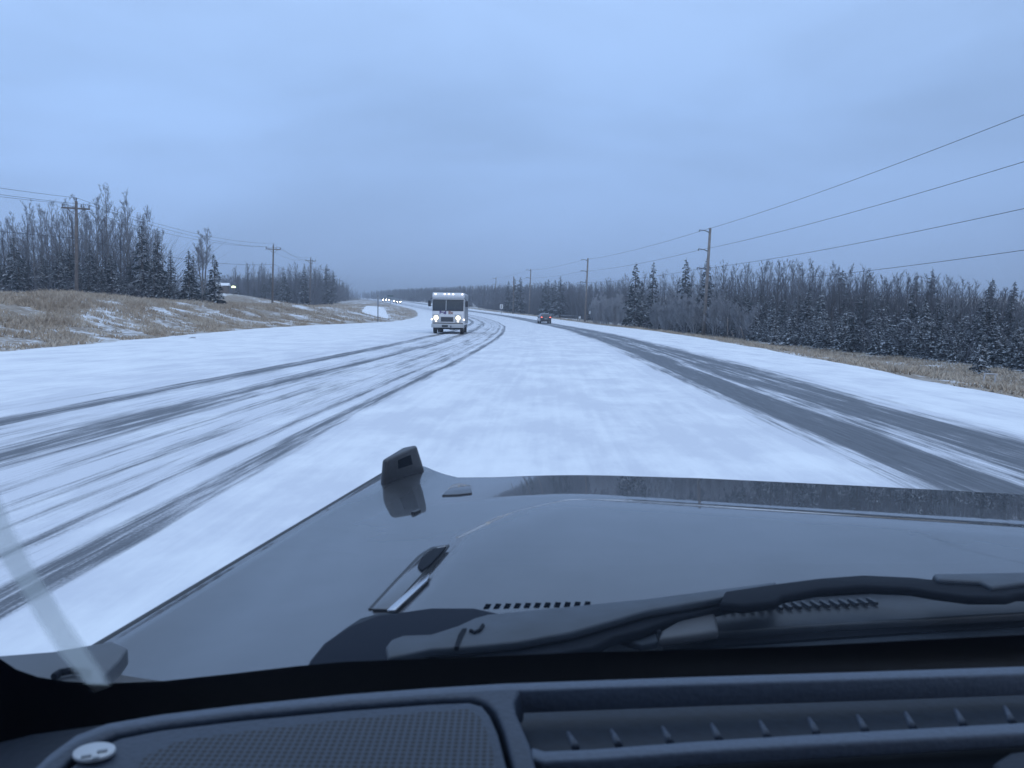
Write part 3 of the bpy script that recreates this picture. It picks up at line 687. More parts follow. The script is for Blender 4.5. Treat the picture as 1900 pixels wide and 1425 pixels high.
# leaning stakes and the frosty trunk below the near pole
for px0, py0, px1, py1, lab in ((1384, 632, 1374, 607, 'tan leaning stake at the edge of the wood, taller of two'), (1366, 628, 1357, 615, 'short leaning stake left of the taller one at the edge of the wood'), (1350, 627, 1350, 590, 'upright thin pale stake left of the two leaning ones')):
    y = 80; a = ray_at(px0, py0, y); b = ray_at(px1, py1, y - 1); a.z = H(a.x, y)
    e = empty('stake', a, 0, lab, 'stake'); MB().tube([(0, 0, -.3), tuple(b - a)], [.06, .045], 7).build('shaft', M_POLEL, e, True); MB().tube([tuple(b - a), tuple(b - a + Vector((0, 0, .05)))], [.05, .02], 7).build('tip', M_FR, e)
# rock on the verge and snowy shed on the mound
def rock(x, y, r, label):
    bm = bmesh.new(); bmesh.ops.create_icosphere(bm, subdivisions=3, radius=r)
    for v in bm.verts: v.co *= 1 + .35 * mnoise.noise(v.co * 1.8 / r + Vector((x, y, 0))); v.co.z *= .55
    me = bpy.data.meshes.new('rock'); bm.to_mesh(me); bm.free(); me.materials.append(snowy_mat('snow_capped_rock', (.12, .115, .11), amt=1, lo_=.3)); o = bpy.data.objects.new('rock', me); o.location = (x, y, H(x, y)); COL.objects.link(o)
    me.polygons.foreach_set('use_smooth', [True] * len(me.polygons)); tag(o, label, 'rock')
rock(xpx(382, 88), 88, .9, 'snow-capped rock in the grass below the lone birch')
rock(xpx(356, 40), 40, .22, 'small dark lump at the left edge of the road')
x, y = xpx(411, 150), 150.; zz = H(x, y)
e = empty('shed', (x, y, zz), R(10), 'small shed with a snow-covered roof on the mound behind the tidy spruce', 'shed')
zt = ray_at(411, 531, y).z - zz; zt = max(zt, 1.8)
MB().box(-1.1, 1.1, 0, 2.4, -.5, zt - .5).build('wall', mat('shed_wood', (.12, .1, .09), .8), e)
MB().add([(-1.35, -.2, zt - .55), (1.35, -.2, zt - .55), (1.35, 2.6, zt - .55), (-1.35, 2.6, zt - .55), (-1.35, 1.2, zt), (1.35, 1.2, zt)], [(0, 1, 5, 4), (2, 3, 4, 5), (0, 4, 3), (1, 2, 5), (0, 3, 2, 1)]).build('roof', MS, e)
x = xpx(434, 148); e = empty('yard_light', (x, 148, H(x, 148)), 0, 'lit yellow-green yard lamp on the mound right of the snowy shed roof', 'lamp')
zt = ray_at(434, 534, 148).z - H(x, 148)
MB().tube([(0, 0, -.3), (0, 0, zt)], .05, 6).build('post', M_POLE, e)
MB().tube([(0, -.1, zt), (0, -.1, zt + .3), (0, -.1, zt + .4)], [.42, .36, .1], 10).build('lamp_head', mat('lamp_glow', (.8, .8, .5), .5, emit=(.9, 1, .55), es=1.6), e)

# ------------------------------------------------------------------ vehicles
M_RUB = mat('tyre_rubber', (.025, .026, .03), .85, noise=(20, .2, 0))
M_RIM = mat('wheel_rim', (.25, .26, .28), .35, .8)
M_DK = mat('black_plastic', (.02, .022, .027), .5)
M_GL = mat('vehicle_glass', (.015, .02, .028), .06, spec=.7)
M_VW = mat('van_white', (.62, .63, .65), .35, coat=.4, noise=(1.2, .06, 0))
M_VG = mat('van_silver_panel', (.40, .42, .44), .4)
M_HL = mat('headlight_glow', (1, .95, .8), .3, emit=(1, .86, .5), es=2.6)
M_HL2 = mat('far_headlight_glow', (1, .95, .8), .3, emit=(1, .9, .72), es=70)
M_ML = mat('marker_glow', (1, .95, .85), .3, emit=(1, .9, .8), es=3)
M_TL = mat('tail_light_glow', (.6, .05, .04), .3, emit=(1, .22, .18), es=3.2)
M_TLR = mat('red_lens', (.35, .02, .02), .25)
M_PUR = mat('purple_lettering', (.045, .01, .12), .5); M_ORA = mat('grey_orange_lettering', (.25, .13, .10), .5)
def wheel(parent, x, y, r, w):
    o = MB().tube([(x - w / 2, y, r), (x - w / 2 + .02, y, r), (x + w / 2 - .02, y, r), (x + w / 2, y, r)], [r * .93, r, r, r * .93], 22).build('wheel', M_RUB, parent, True)
    sgn = 1 if x > 0 else -1
    MB().disc((x + sgn * w / 2, y, r), (sgn, 0, 0), r * .58, .012, 18).build('rim', M_RIM, o)
def text_mesh(s, size, ext=.004, bold=.012):
    cu = bpy.data.curves.new('lettering', 'FONT'); cu.body = s; cu.size = size; cu.extrude = ext; cu.offset = bold; cu.align_x = 'LEFT'
    ob = bpy.data.objects.new('lettering', cu); COL.objects.link(ob); bpy.context.view_layer.update()
    me = bpy.data.meshes.new_from_object(ob.evaluated_get(bpy.context.evaluated_depsgraph_get())); bpy.data.objects.remove(ob); return me
# step van: local frame, front faces -Y, width along X, origin under the front centre
vx, vy = -4.75, 56.2
van = empty('delivery_van', (vx, vy, cf('z', vy) + .07), R(1.0), 'white and grey boxy delivery step van with headlights on, driving towards the camera', 'van')
HW = 1.16
side = [(0.05, .62), (0.0, .80), (-.0, 1.62), (.30, 2.52), (.16, 2.62), (.12, 2.82), (.34, 3.0), (7.2, 3.02), (7.3, 2.9), (7.3, .62)]
b = MB(); n = len(side)
for sx in (-1, 1):
    for (yy, zz) in side:
        w_ = HW - .0
        b.v.append((sx * w_, yy, zz))
b.f.append(tuple(range(n))); b.f.append(tuple(range(n, 2 * n))[::-1])
for i in range(n): j = (i + 1) % n; b.f.append((i, n + i, n + j, j))
b.build('body', M_VW, van, bevel=.07)
MB().box(-HW * .96, HW * .96, .5, 7.1, .42, .64).build('chassis', M_DK, van)
MB().box(HW - .02, HW + .012, 1.4, 7.15, .75, 2.85).build('side_shade_panel', mat('van_side_shade', (.22, .235, .25), .45), van, bevel=.01)  # grey panel paints the shade onto the van's white side
def on_front(x0, x1, z0, z1, off=.012):    # quad lying on the raked windscreen plane
    def yy(z): return .30 * (z - 1.62) / .90 - off
    return [(x0, yy(z0), z0), (x1, yy(z0), z0), (x1, yy(z1), z1), (x0, yy(z1), z1)]
def slab(q, dy=.03): 
    m_ = MB(); m_.v = list(q) + [(a, b_ + dy, c) for a, b_, c in q]; m_.f = [(0, 1, 2, 3), (7, 6, 5, 4), (0, 4, 5, 1), (1, 5, 6, 2), (2, 6, 7, 3), (3, 7, 4, 0)]; return m_
ws = slab(on_front(-1.09, 1.09, 1.72, 2.46, .02)).build('windscreen', M_GL, van, bevel=.01)
for x0, x1, z0, z1 in ((-1.12, 1.12, 1.67, 1.72), (-1.12, 1.12, 2.46, 2.50), (-1.12, -1.09, 1.72, 2.46), (1.09, 1.12, 1.72, 2.46)): slab(on_front(x0, x1, z0, z1, .03), .05).build('window_seal', M_DK, van)
slab(on_front(-.17, -.13, 1.72, 2.46, .028), .02).build('centre_strip', M_VG, van)
for sx in (-1, 1):
    slab(on_front(sx * .5 - .01, sx * .5 + .01, 1.74, 2.2, .04), .015).build('wiper', M_DK, van)
slab([(-.56, -.015, .86), (.44, -.015, .86), (.44, -.015, 1.26), (-.56, -.015, 1.26)], .04).build('grille_frame', M_VG, van)
g = slab([(-.50, -.03, .90), (.38, -.03, .90), (.38, -.03, 1.22), (-.50, -.03, 1.22)], .03).build('grille', M_DK, van)
gb = MB()
for k in range(7): gb.box(-.5, .38, -.042, -.031, .925 + .043 * k, .938 + .043 * k)
gb.build('grille_bars', M_STEEL, g)
for sx in (-.86, .74):
    h_ = slab([(sx - .24, -.02, .84), (sx + .24, -.02, .84), (sx + .24, -.02, 1.42), (sx - .24, -.02, 1.42)], .03).build('headlight_panel', M_VG, van, bevel=.01)
    MB().disc((sx, -.025, 1.17), (0, -1, 0), .165, .05, 20).build('headlight', M_HL, h_)
    MB().disc((sx, -.025, .93), (0, -1, 0), .06, .03, 14).build('turn_light', M_ML, h_)
for sx in (-1, 1): MB().box(sx * 1.17 - .05, sx * 1.17 + .05, -.02, .06, 1.0, 1.1).build('side_marker', M_ML, van)
for k, sx in enumerate((-.93, -.26, .04, .36, 1.02)): MB().box(sx - .045, sx + .045, .135, .2, 2.86, 2.93).build('roof_marker', M_ML, van)
bp_ = MB().box(-1.19, 1.16, -.22, 0.05, .45, .74).build('bumper', M_VG, van, bevel=.03)
MB().box(-.42, .02, -.245, -.222, .5, .65).build('number_plate', M_DK, bp_)
MB().tube([(.25, -.24, .42), (.23, -.24, .62)], .05, 8).build('tow_hook', M_STEEL, bp_)
MB().box(-1.1, 1.1, -.03, .05, .745, .80).build('bumper_gap', M_DK, van)
for sx in (-1, 1):
    a_ = MB().tube([(sx * 1.12, .3, 2.62), (sx * 1.3, .1, 2.5), (sx * 1.34, .05, 2.35)], .02, 6).build('mirror_arm', M_DK, van)
    MB().box(sx * 1.35 - .1, sx * 1.35 + .1, .0, .1, 1.98, 2.40).build('mirror', M_DK, a_, bevel=.03)
    wheel(van, sx * .99, .95, .43, .26); wheel(van, sx * .93, 5.3, .43, .42)
MB().box(-.9, .9, .95, 1.1, .32, .5).build('axle', M_DK, van)
MB().box(-.95, -.6, .3, .6, .3, .45).box(.1, .5, .3, .8, .3, .45).build('underbody', M_DK, van)
m1 = text_mesh('Fed', .32, bold=.016); m1.materials.append(M_PUR); m2 = text_mesh('Ex', .32, bold=.016); m2.materials.append(M_ORA)
for me, xo in ((m1, -.62), (m2, .03)):
    o = bpy.data.objects.new('lettering', me); COL.objects.link(o); o.parent = van; o.location = (xo, -.012, 1.455); o.rotation_euler = (R(90), 0, 0); o.scale = (1.05, .95, 1)

def make_car(name, paint, label, kind, group=None, front=False):
    """family SUV; local frame, rear faces -Y (towards the camera), origin under the middle of the rear"""
    e = empty(name, (0, 0, 0), 0, label, kind, group); b = MB()
    st = [(0.0, .42, .95, .95, .84, .80), (.05, .36, 1.08, 1.12, .90, .80), (.22, .34, 1.10, 1.48, .93, .72), (.55, .34, 1.10, 1.68, .95, .64), (1.6, .34, 1.08, 1.72, .95, .66), (2.6, .34, 1.06, 1.66, .95, .64), (3.35, .34, 1.05, 1.12, .94, .72), (4.3, .36, .98, 1.0, .91, .78), (4.62, .42, .80, .82, .82, .70)]
    for (y, zb, zm, zt, w, wt) in st:
        b.v += [(-w * .92, y, zb), (-w, y, (zb + zm) / 2), (-w * .98, y, zm), (-wt, y, zt - .05), (-wt * .8, y, zt), (wt * .8, y, zt), (wt, y, zt - .05), (w * .98, y, zm), (w, y, (zb + zm) / 2), (w * .92, y, zb)]
    k = 10
    for i in range(len(st) - 1):
        for j in range(k): b.f.append((i * k + j, i * k + (j + 1) % k, (i + 1) * k + (j + 1) % k, (i + 1) * k + j))
    b.f.append(tuple(range(k))); b.f.append(tuple((len(st) - 1) * k + j for j in range(k)))
    bd = b.build('body', paint, e, bevel=.03)
    MB().add([(-.68, .045, 1.14), (.68, .045, 1.14), (.56, .33, 1.56), (-.56, .33, 1.56), (-.68, .10, 1.14), (.68, .10, 1.14), (.56, .42, 1.56), (-.56, .42, 1.56)], [(0, 1, 2, 3), (4, 5, 1, 0), (3, 2, 6, 7), (0, 3, 7, 4), (1, 5, 6, 2)]).build('rear_window', M_GL, e)
    MB().add([(-.72, 3.38, 1.12), (.72, 3.38, 1.12), (.58, 2.6, 1.65), (-.58, 2.6, 1.65), (-.7, 3.30, 1.1), (.7, 3.30, 1.1), (.56, 2.5, 1.63), (-.56, 2.5, 1.63)], [(0, 1, 2, 3), (4, 5, 1, 0), (3, 2, 6, 7)]).build('windscreen', M_GL, e)
    for sx in (-1, 1):
        MB().add([(sx * .955, .45, 1.12), (sx * .955, 3.1, 1.1), (sx * .67, 2.5, 1.60), (sx * .67, .6, 1.60), (sx * .93, .45, 1.12), (sx * .93, 3.1, 1.1), (sx * .65, 2.5, 1.60), (sx * .65, .6, 1.6)], [(0, 1, 2, 3), (4, 5, 1, 0), (3, 2, 6, 7), (0, 3, 7, 4)]).build('side_window', M_GL, e)
        MB().tube([(sx * .62, .5, 1.74), (sx * .62, 2.4, 1.74)], .022, 6).build('roof_rail', M_DK, e)
        tl = MB().box(sx * .72 - .17, sx * .72 + .17, -.03, .08, .93, 1.12).build('tail_light', M_TLR, e, bevel=.02)
        MB().box(sx * .70 - .12, sx * .70 + .12, -.045, -.02, 1.0, 1.09).build('lamp', M_TL if not front else M_TLR, tl)
        MB().box(sx * 1.03 - .08, sx * 1.03 + .08, 2.75, 2.85, 1.08, 1.24).build('door_mirror', paint, e, bevel=.02)
        wheel(e, sx * .83, .85, .37, .24); wheel(e, sx * .83, 3.75, .37, .24)
        hl = MB().box(sx * .66 - .15, sx * .66 + .15, 4.52, 4.66, .70, .84).build('headlight', M_HL2 if front else M_GL, e)
    MB().box(-.88, .88, -.08, .2, .36, .62).build('bumper', M_DK, e, bevel=.03)
    MB().box(-.26, .26, -.03, .03, .72, .86).build('number_plate', M_SIGNB, e)
    return e
M_CARP = mat('dark_car_paint', (.035, .035, .045), .3, coat=.8)
y = 126.; suv = make_car('suv', M_CARP, 'dark suv with tail lights on, driving away ahead in the right lane', 'car')
suv.location = (5.35, y, cf('z', y) + .07); suv.rotation_euler = (0, 0, R(4.5))
M_CARG = mat('grey_car_paint', (.2, .21, .23), .35, coat=.8)
far = make_car('car', M_CARG, 'first of the distant oncoming cars with blazing headlights, farthest left', 'car', 'distant oncoming cars', True)
labs = ['distant oncoming car with headlights on, just right of the leftmost one', 'distant oncoming car with headlights on, left one of the right-hand pair', 'distant oncoming car with headlights on, rightmost of the far group']
spots_c = [(711, 400), (717, 430), (731, 375), (737, 352)]
for i, (px, y) in enumerate(spots_c):
    c = far if i == 0 else copy_tree(far)
    if i: c['label'] = labs[i - 1]
    x = xpx(px, y); 
    c.location = (x, y, H(x, y) + .1); c.rotation_euler = (0, 0, R(180 + 13))

# ------------------------------------------------------------------ the car we sit in
me_car = empty('own_car', (0, 0, 0), 0, 'grey car filling the foreground, seen over its dashboard and hood', 'car')
M_PAINT = mat('grey_metallic_paint', (.034, .035, .04), .45, .3, coat=1., spec=.2, noise=(9, .22, 0)); M_PAINT.node_tree.nodes['Principled BSDF'].inputs['Coat IOR'].default_value = 1.5; M_PAINT.node_tree.nodes['Principled BSDF'].inputs['Coat Roughness'].default_value = .02
_t = M_PAINT.node_tree; _tc = N(_t, 'ShaderNodeTexCoord'); _n = N(_t, 'ShaderNodeTexNoise', i_Scale=5.0, i_Detail=6.0, i_Roughness=.7); L(_t, _tc.outputs['Object'], _n.inputs[0])
_m = N(_t, 'ShaderNodeMapRange'); _m.inputs['From Min'].default_value = .45; _m.inputs['From Max'].default_value = .75; _m.inputs['To Min'].default_value = .012; _m.inputs['To Max'].default_value = .05; L(_t, _n.outputs[0], _m.inputs['Value']); L(_t, _m.outputs[0], _t.nodes['Principled BSDF'].inputs['Coat Roughness'])
M_COWL = mat('cowl_plastic', (.022, .03, .042), .7, noise=(60, .12, .3), spec=.25)
M_ARM = mat('wiper_arm_grey', (.036, .047, .064), .5, noise=(25, .2, .2))
M_RUBB = mat('wiper_black', (.005, .008, .014), .75, spec=.15)
M_CHR = mat('bright_trim', (.55, .56, .6), .2, .9)
CEN = .35
_hf = np.arange(.4, 2.3, .005)
_hs = np.interp(_hf, [1.15, 1.3, 1.553, 1.592, 2.2], [0, -.018, -.024, -.101, -.097])
_hz = 1.2585 + np.concatenate([[0], np.cumsum(_hs[:-1] * .005)])
def hood_z(a, f):
    a2 = CEN - abs(a - CEN)          # left half, mirrored
    zc = float(np.interp(f, _hf, _hz))
    ce = interp(f, [(.6, -.30), (1.26, -.335), (1.40, -.285), (1.50, -.19), (1.56, -.05), (1.60, .2)])
    amp = .009 * sm((-.02 - ce) / .26)
    z = zc + amp * sm((a2 - ce) / .03 + .5) - .004
    t = sm((-.12 - a2) / .62); z = z + (1.178 - z) * t
    z += .010 * math.exp(-((a2 + .665) / .05) ** 2) * sm((f - 1.5) / .4)
    return z - .006 * sm((-.725 - a2) / .03)
def front_f(a): return interp(a, [(-.76, 2.03), (-.66, 2.045), (-.6, 2.0), (-.53, 1.935), (-.42, 1.925), (-.17, 1.965), (.1, 2.035), (.5, 2.07), (.9, 2.09), (1.46, 2.0)])
acols = list(np.arange(-.755, 1.456, .0125)) + [1.455]
def ashift(a, f): return .03 * (1 - (f - .88) / 1.1) * sm((-.3 - a) / .4)
def rear_f(a): return interp(a, [(-.76, .80), (-.5, .74), (-.36, .76), (-.28, .81), (-.2, .84), (-.03, .91), (.06, .99), (.25, 1.09), (.5, 1.17), (1.46, 1.2)])
hv = []
for i in range(121):
    t = i / 120
    for a in acols:
        f = rear_f(a) + (front_f(a) - rear_f(a)) * t
        hv.append((a, f, hood_z(a, f)))
nlip = 10
for k in range(1, nlip + 1):
    th = k / nlip * R(88)
    for a in acols:
        f = front_f(a); z = hood_z(a, f); hv.append((a, f + .03 * math.sin(th), z - .03 * (1 - math.cos(th)) - .003 * k / nlip))
for a in acols: f = front_f(a); hv.append((a, f + .034, hood_z(a, f) - .16))
nr = 121 + nlip + 1; ncx = len(acols)
hb = MB(); hb.v = [tuple(car(p[0] + ashift(p[0], p[1]), p[1], p[2])) for p in hv]
hb.f = [(i * ncx + j, i * ncx + j + 1, (i + 1) * ncx + j + 1, (i + 1) * ncx + j) for i in range(nr - 1) for j in range(ncx - 1)]
hood = hb.build('hood', M_PAINT, me_car, True)
# side of the fender, with its dark edge trim
for sgn, a0, nm in ((-1, -.755, 'l'), (1, 1.455, 'r')):
    fb_ = MB(); fv = []
    fl = [rear_f(a0) - .25 + k * (front_f(a0) - rear_f(a0) + .25) / 20 for k in range(21)]
    for f in fl:
        z = hood_z(a0, max(f, rear_f(a0)))
        as_ = a0 + ashift(a0, f); fv.append([car(as_ + sgn * .004, f, z - .012), car(as_ + sgn * .03, f, z - .06), car(as_ + sgn * .05, f, .62)])
    for r_ in fv: fb_.v += [tuple(p) for p in r_]
    fb_.f = [(i * 3 + j, i * 3 + j + 1, i * 3 + j + 4, i * 3 + j + 3) for i in range(20) for j in range(2)]
    fb_.build('fender', M_PAINT, me_car, True)
    pts_ = [car(a0 + ashift(a0, f) + sgn * .006, f, hood_z(a0, max(f, rear_f(a0))) - .006) for f in fl if f > rear_f(a0) - .03]
    MB().tube(pts_, .0075, 8).build('edge_trim', M_DK, me_car, True)
# trail marker on the fender corner
def hood_hit(px, py, up=0.):
    d = ray(px, py); lo_t, z = None, 1.2
    for _ in range(30):
        p = EYE + d * ((z + up - EYE.z) / d.z); a, f = uncar(p); z = .5 * z + .5 * hood_z(a, f)
    return EYE + d * ((z + up - EYE.z) / d.z)
mk = [(-.703, 1.818), (-.69, 1.812), (-.632, 2.0), (-.645, 2.035), (-.69, 2.02)]
mt = [(-.697, 1.822), (-.680, 1.815), (-.642, 1.93), (-.652, 1.96), (-.685, 1.94)]
zb = [1.155] * 5; ztp = [1.246, 1.248, 1.264, 1.264, 1.258]
mbk = MB(); mbk.v = [tuple(car(a, f, z)) for (a, f), z in zip(mk, zb)] + [tuple(car(a, f, z)) for (a, f), z in zip(mt, ztp)]
mbk.f = [(0, 1, 2, 3, 4), (5, 6, 7, 8, 9)] + [(i, (i + 1) % 5, 5 + (i + 1) % 5, 5 + i) for i in range(5)]
tm = mbk.build('fender_marker', mat('marker_black', (.028, .031, .038), .45, noise=(80, .15, .3)), me_car, bevel=.008)
A_ = (car(*mk[1], zb[1]) + car(*mt[1], ztp[1])) / 2; B_ = (car(*mk[2], zb[2]) + car(*mt[2], ztp[2])) / 2
top = car(*mt[1], ztp[1]); topb = car(*mt[2], ztp[2])
def fp(s, t): # point on the inner face of the marker
    lo_ = car(*mk[1], zb[1]).lerp(car(*mk[2], zb[2]), s); hi_ = top.lerp(topb, s); return lo_.lerp(hi_, t)
nrm = (fp(1, .5) - fp(0, .5)).cross(fp(.5, 1) - fp(.5, 0)).normalized()
if nrm.x < 0: nrm = -nrm
MB().add([fp(.35, .62) + nrm * .001, fp(.75, .6) + nrm * .001, fp(.75, .86) + nrm * .001, fp(.35, .86) + nrm * .001, fp(.35, .62) - nrm * .006, fp(.75, .6) - nrm * .006, fp(.75, .86) - nrm * .006, fp(.35, .86) - nrm * .006],
         [(0, 1, 2, 3), (4, 5, 6, 7), (0, 1, 5, 4), (1, 2, 6, 5), (2, 3, 7, 6), (3, 0, 4, 7)]).build('eyelet', M_RUBB, tm)
def hood_patch(name, px_pts, mtl, up, th=.004, bev=0):
    pts = [hood_hit(*p, up) for p in px_pts]; return MB().prism(pts, th).build(name, mtl, me_car, bevel=bev)
vent = hood_patch('hood_vent', [(683, 1129), (728, 1080), (776, 1030), (800, 1015), (834, 1010), (822, 1028), (770, 1085), (728, 1131)], mat('vent_dark_edge', (.012, .014, .018), .5), .0015, .003, .0005)
o = hood_patch('vent_panel', [(690, 1129), (735, 1080), (782, 1032), (800, 1018), (828, 1012), (816, 1028), (764, 1085), (724, 1130)], M_PAINT, .0035, .003, .0008); o.parent = vent
o = hood_patch('trim_strip', [(718, 1131), (760, 1093), (786, 1068), (797, 1063), (793, 1075), (733, 1131)], M_CHR, .006, .004, .001); o.parent = vent
o = hood_patch('vent_mesh', [(775, 1050), (783, 1034), (805, 1018), (828, 1014), (800, 1045), (783, 1058)], M_RUBB, .0065, .003); o.parent = vent
hood_patch('hood_inset', [(820, 918), (838, 899), (853, 896), (874, 900), (876, 914), (850, 917)], mat('dark_gloss', (.03, .03, .035), .12), .003, .006, .002)  # dark glossy trapezoid inset near the hood's front corner
MB().box(-.012, .012, -.004, .004, -.002, .004, Matrix.Translation(hood_hit(772, 951)) @ Matrix.Rotation(R(62), 4, 'Z')).build('washer_nozzle', M_DK, me_car)
# panel gap on hood crease front: none. cowl, wipers
def plate(name, px, z, th, mtl, parent, bev=.002):
    zs = z if hasattr(z, '__len__') else [z] * len(px)
    return MB().prism([P(a, b_, zz) for (a, b_), zz in zip(px, zs)], th).build(name, mtl, parent, bevel=bev)
cowl = plate('cowl', [(560, 1300), (575, 1225), (600, 1195), (640, 1165), (668, 1147), (700, 1138), (880, 1122), (1100, 1113), (1330, 1108), (1900, 1062), (2100, 1060), (2100, 1230), (1900, 1260)], [1.22] + [1.235] * 11 + [1.21] * 2, .02, M_COWL, me_car)
plate('cowl_corner', [(-40, 1262), (-40, 1219), (100, 1208), (208, 1189), (238, 1202), (222, 1225), (196, 1250), (186, 1278), (80, 1275)], 1.245, .02, mat('corner_plastic', (.07, .078, .09), .45), me_car, .003)
MB().tube([P(x_, y_, 1.25) for x_, y_ in ((100, 1256), (112, 1248), (135, 1244), (158, 1246), (164, 1252))], .004, 6).build('drain_slot', M_RUBB, me_car)
plate('cowl_cover', [(560, 1245), (600, 1192), (650, 1160), (700, 1141), (800, 1127), (880, 1127), (930, 1138), (1060, 1150), (1010, 1200), (900, 1240)], 1.262, .02, mat('cowl_black', (.008, .012, .022), .75, spec=.12), me_car, .004)
slots = MB()
for k in range(11):
    px = 905 + 18.5 * k; c_ = hood_hit(px, 1124 - .45 * k, .0005); slots.box(-.0034, .0034, -.009, .006, -.003, .0002, Matrix.Translation(c_) @ Matrix.Rotation(-YAW, 4, 'Z'))
slots.build('cowl_slots', mat('slot_black', (.004, .006, .01), .9, spec=0), me_car)
plate('cowl_grille', [(1225, 1165), (1330, 1117), (1900, 1085), (2050, 1080), (2050, 1130), (1900, 1137), (1500, 1160), (1330, 1172)], 1.248, .012, mat('cowl_grey', (.035, .044, .058), .5, noise=(30, .15, .2)), me_car, .003)
sl2 = MB()
for k in range(17):
    px = 1338 + 17.5 * k; c_ = P(px, 1132 - .95 * k, 1.2505); sl2.box(-.0022, .0022, -.009, .009, -.001, .003, Matrix.Translation(c_) @ Matrix.Rotation(-YAW + R(25), 4, 'Z'))
sl2.build('grille_ribs', M_ARM, me_car)
plate('cowl_step', [(1300, 1205), (1500, 1186), (1700, 1172), (2050, 1150), (2050, 1166), (1700, 1186), (1500, 1199), (1300, 1214)], 1.235, .012, M_COWL, me_car, .002)
plate('cowl_dark_band', [(1230, 1190), (1500, 1163), (2050, 1132), (2050, 1150), (1500, 1186), (1230, 1206)], 1.238, .01, M_RUBB, me_car, 0)  # black plate between the cowl grille and the cowl step
wp = empty('wiper', (0, 0, 0)); wp.parent = me_car
arm = plate('wiper_arm', [(716, 1198), (726, 1186), (748, 1178), (800, 1176), (850, 1160), (880, 1146), (905, 1139), (1060, 1124), (1200, 1110), (1340, 1092), (1440, 1079), (1440, 1092), (1340, 1108), (1200, 1132), (1060, 1172), (960, 1190), (860, 1200), (800, 1203), (750, 1214), (720, 1220)], 1.285, .01, M_ARM, wp, .003)
o = plate('arm_joint', [(843, 1200), (850, 1178), (858, 1166), (866, 1165), (858, 1182), (851, 1200)], 1.2865, .004, M_RUBB, arm, 0)
o = MB().tube([P(x_, y_, 1.286) for x_, y_ in ((873, 1170), (880, 1174), (890, 1170), (896, 1160))], .0022, 6).build('arm_hole', M_RUBB, arm)
plate('wiper_blade', [(770, 1222), (860, 1204), (960, 1193), (1060, 1175), (1150, 1146), (1240, 1124), (1330, 1106), (1440, 1090), (1445, 1104), (1340, 1126), (1250, 1146), (1190, 1168), (1140, 1180), (1100, 1200), (960, 1225)], 1.274, .012, M_RUBB, wp, .003)
wp2 = empty('wiper', (0, 0, 0)); wp2.parent = me_car
plate('wiper_blade', [(1335, 1118), (1345, 1096), (1440, 1082), (1520, 1072), (1600, 1066), (1690, 1070), (1728, 1074), (1732, 1064), (1850, 1062), (2050, 1058), (2050, 1102), (1890, 1100), (1870, 1106), (1800, 1106), (1736, 1098), (1690, 1090), (1600, 1086), (1520, 1092), (1455, 1104), (1440, 1114), (1380, 1122)], 1.29, .012, M_RUBB, wp2, .004)
arm2 = plate('wiper_arm', [(1732, 1065), (1800, 1063), (2050, 1059), (2050, 1080), (1900, 1080), (1870, 1084), (1840, 1088), (1820, 1078), (1740, 1074)], 1.296, .008, M_ARM, wp2, .003)
plate('wiper_pivot_cover', [(1222, 1184), (1228, 1168), (1260, 1150), (1322, 1127), (1330, 1146), (1334, 1168), (1300, 1174)], 1.268, .012, mat('pivot_grey', (.06, .065, .075), .55), wp2, .004)
pv = MB()
for k in range(3): c_ = P(1188 + 15 * k, 1172, 1.262); pv.box(-.002, .002, -.008, .008, -.001, .004, Matrix.Translation(c_) @ Matrix.Rotation(-YAW + R(25), 4, 'Z'))
plate('pivot_grille', [(1140, 1182), (1170, 1170), (1215, 1162), (1222, 1190), (1190, 1196)], 1.262, .008, M_COWL, wp2, .002)
pv.build('grille_ribs', M_ARM, wp2)

# windscreen: tilted sheet; only its bottom edge band and a painted reflection streak are seen
def glass_pt(a, s, off=0.):       # s metres up the glass from its base
    fb0 = .79 + .30 * a - .34 * max(0, -a - .35) ** 2 * 2
    return car(a, fb0 - s * .56 - off, 1.19 + s * .83)
def to_glass(px, py, off=0.):
    d = ray(px, py); best = None
    lo_, hi_ = .05, 4.
    def side_(t):
        p = EYE + d * t; a, f = uncar(p); s = (p.z - 1.19) / .83
        fb0 = .79 + .30 * a - .34 * max(0, -a - .35) ** 2 * 2
        return f - (fb0 - s * .56 - off)
    for _ in range(50):
        mid = (lo_ + hi_) / 2
        if side_(mid) < 0: lo_ = mid
        else: hi_ = mid
    return EYE + d * lo_
gv = MB(); na, nsg = 40, 16
gv.v = [tuple(glass_pt(-.86 + 2.3 * i / na, -.05 + .80 * j / nsg)) for j in range(nsg + 1) for i in range(na + 1)]
gv.f = [(j * (na + 1) + i, j * (na + 1) + i + 1, (j + 1) * (na + 1) + i + 1, (j + 1) * (na + 1) + i) for j in range(nsg) for i in range(na)]
def glass_material():
    m = bpy.data.materials.new('windscreen_glass'); m.use_nodes = True; t = m.node_tree; t.nodes.clear()
    o = N(t, 'ShaderNodeOutputMaterial'); tr = N(t, 'ShaderNodeBsdfTransparent'); tr.inputs[0].default_value = (.97, .985, 1, 1)
    tl = N(t, 'ShaderNodeBsdfTranslucent'); tl.inputs[0].default_value = (.6, .75, 1, 1)
    gl = N(t, 'ShaderNodeBsdfGlossy'); gl.inputs['Roughness'].default_value = .02
    m1_ = N(t, 'ShaderNodeMixShader', i_0=.012); L(t, tr.outputs[0], m1_.inputs[1]); L(t, tl.outputs[0], m1_.inputs[2])
    m2_ = N(t, 'ShaderNodeMixShader', i_0=.03); L(t, m1_.outputs[0], m2_.inputs[1]); L(t, gl.outputs[0], m2_.inputs[2]); L(t, m2_.outputs[0], o.inputs[0])
    return m
M_WS = glass_material()
ws = gv.build('windscreen', M_WS, me_car, True)
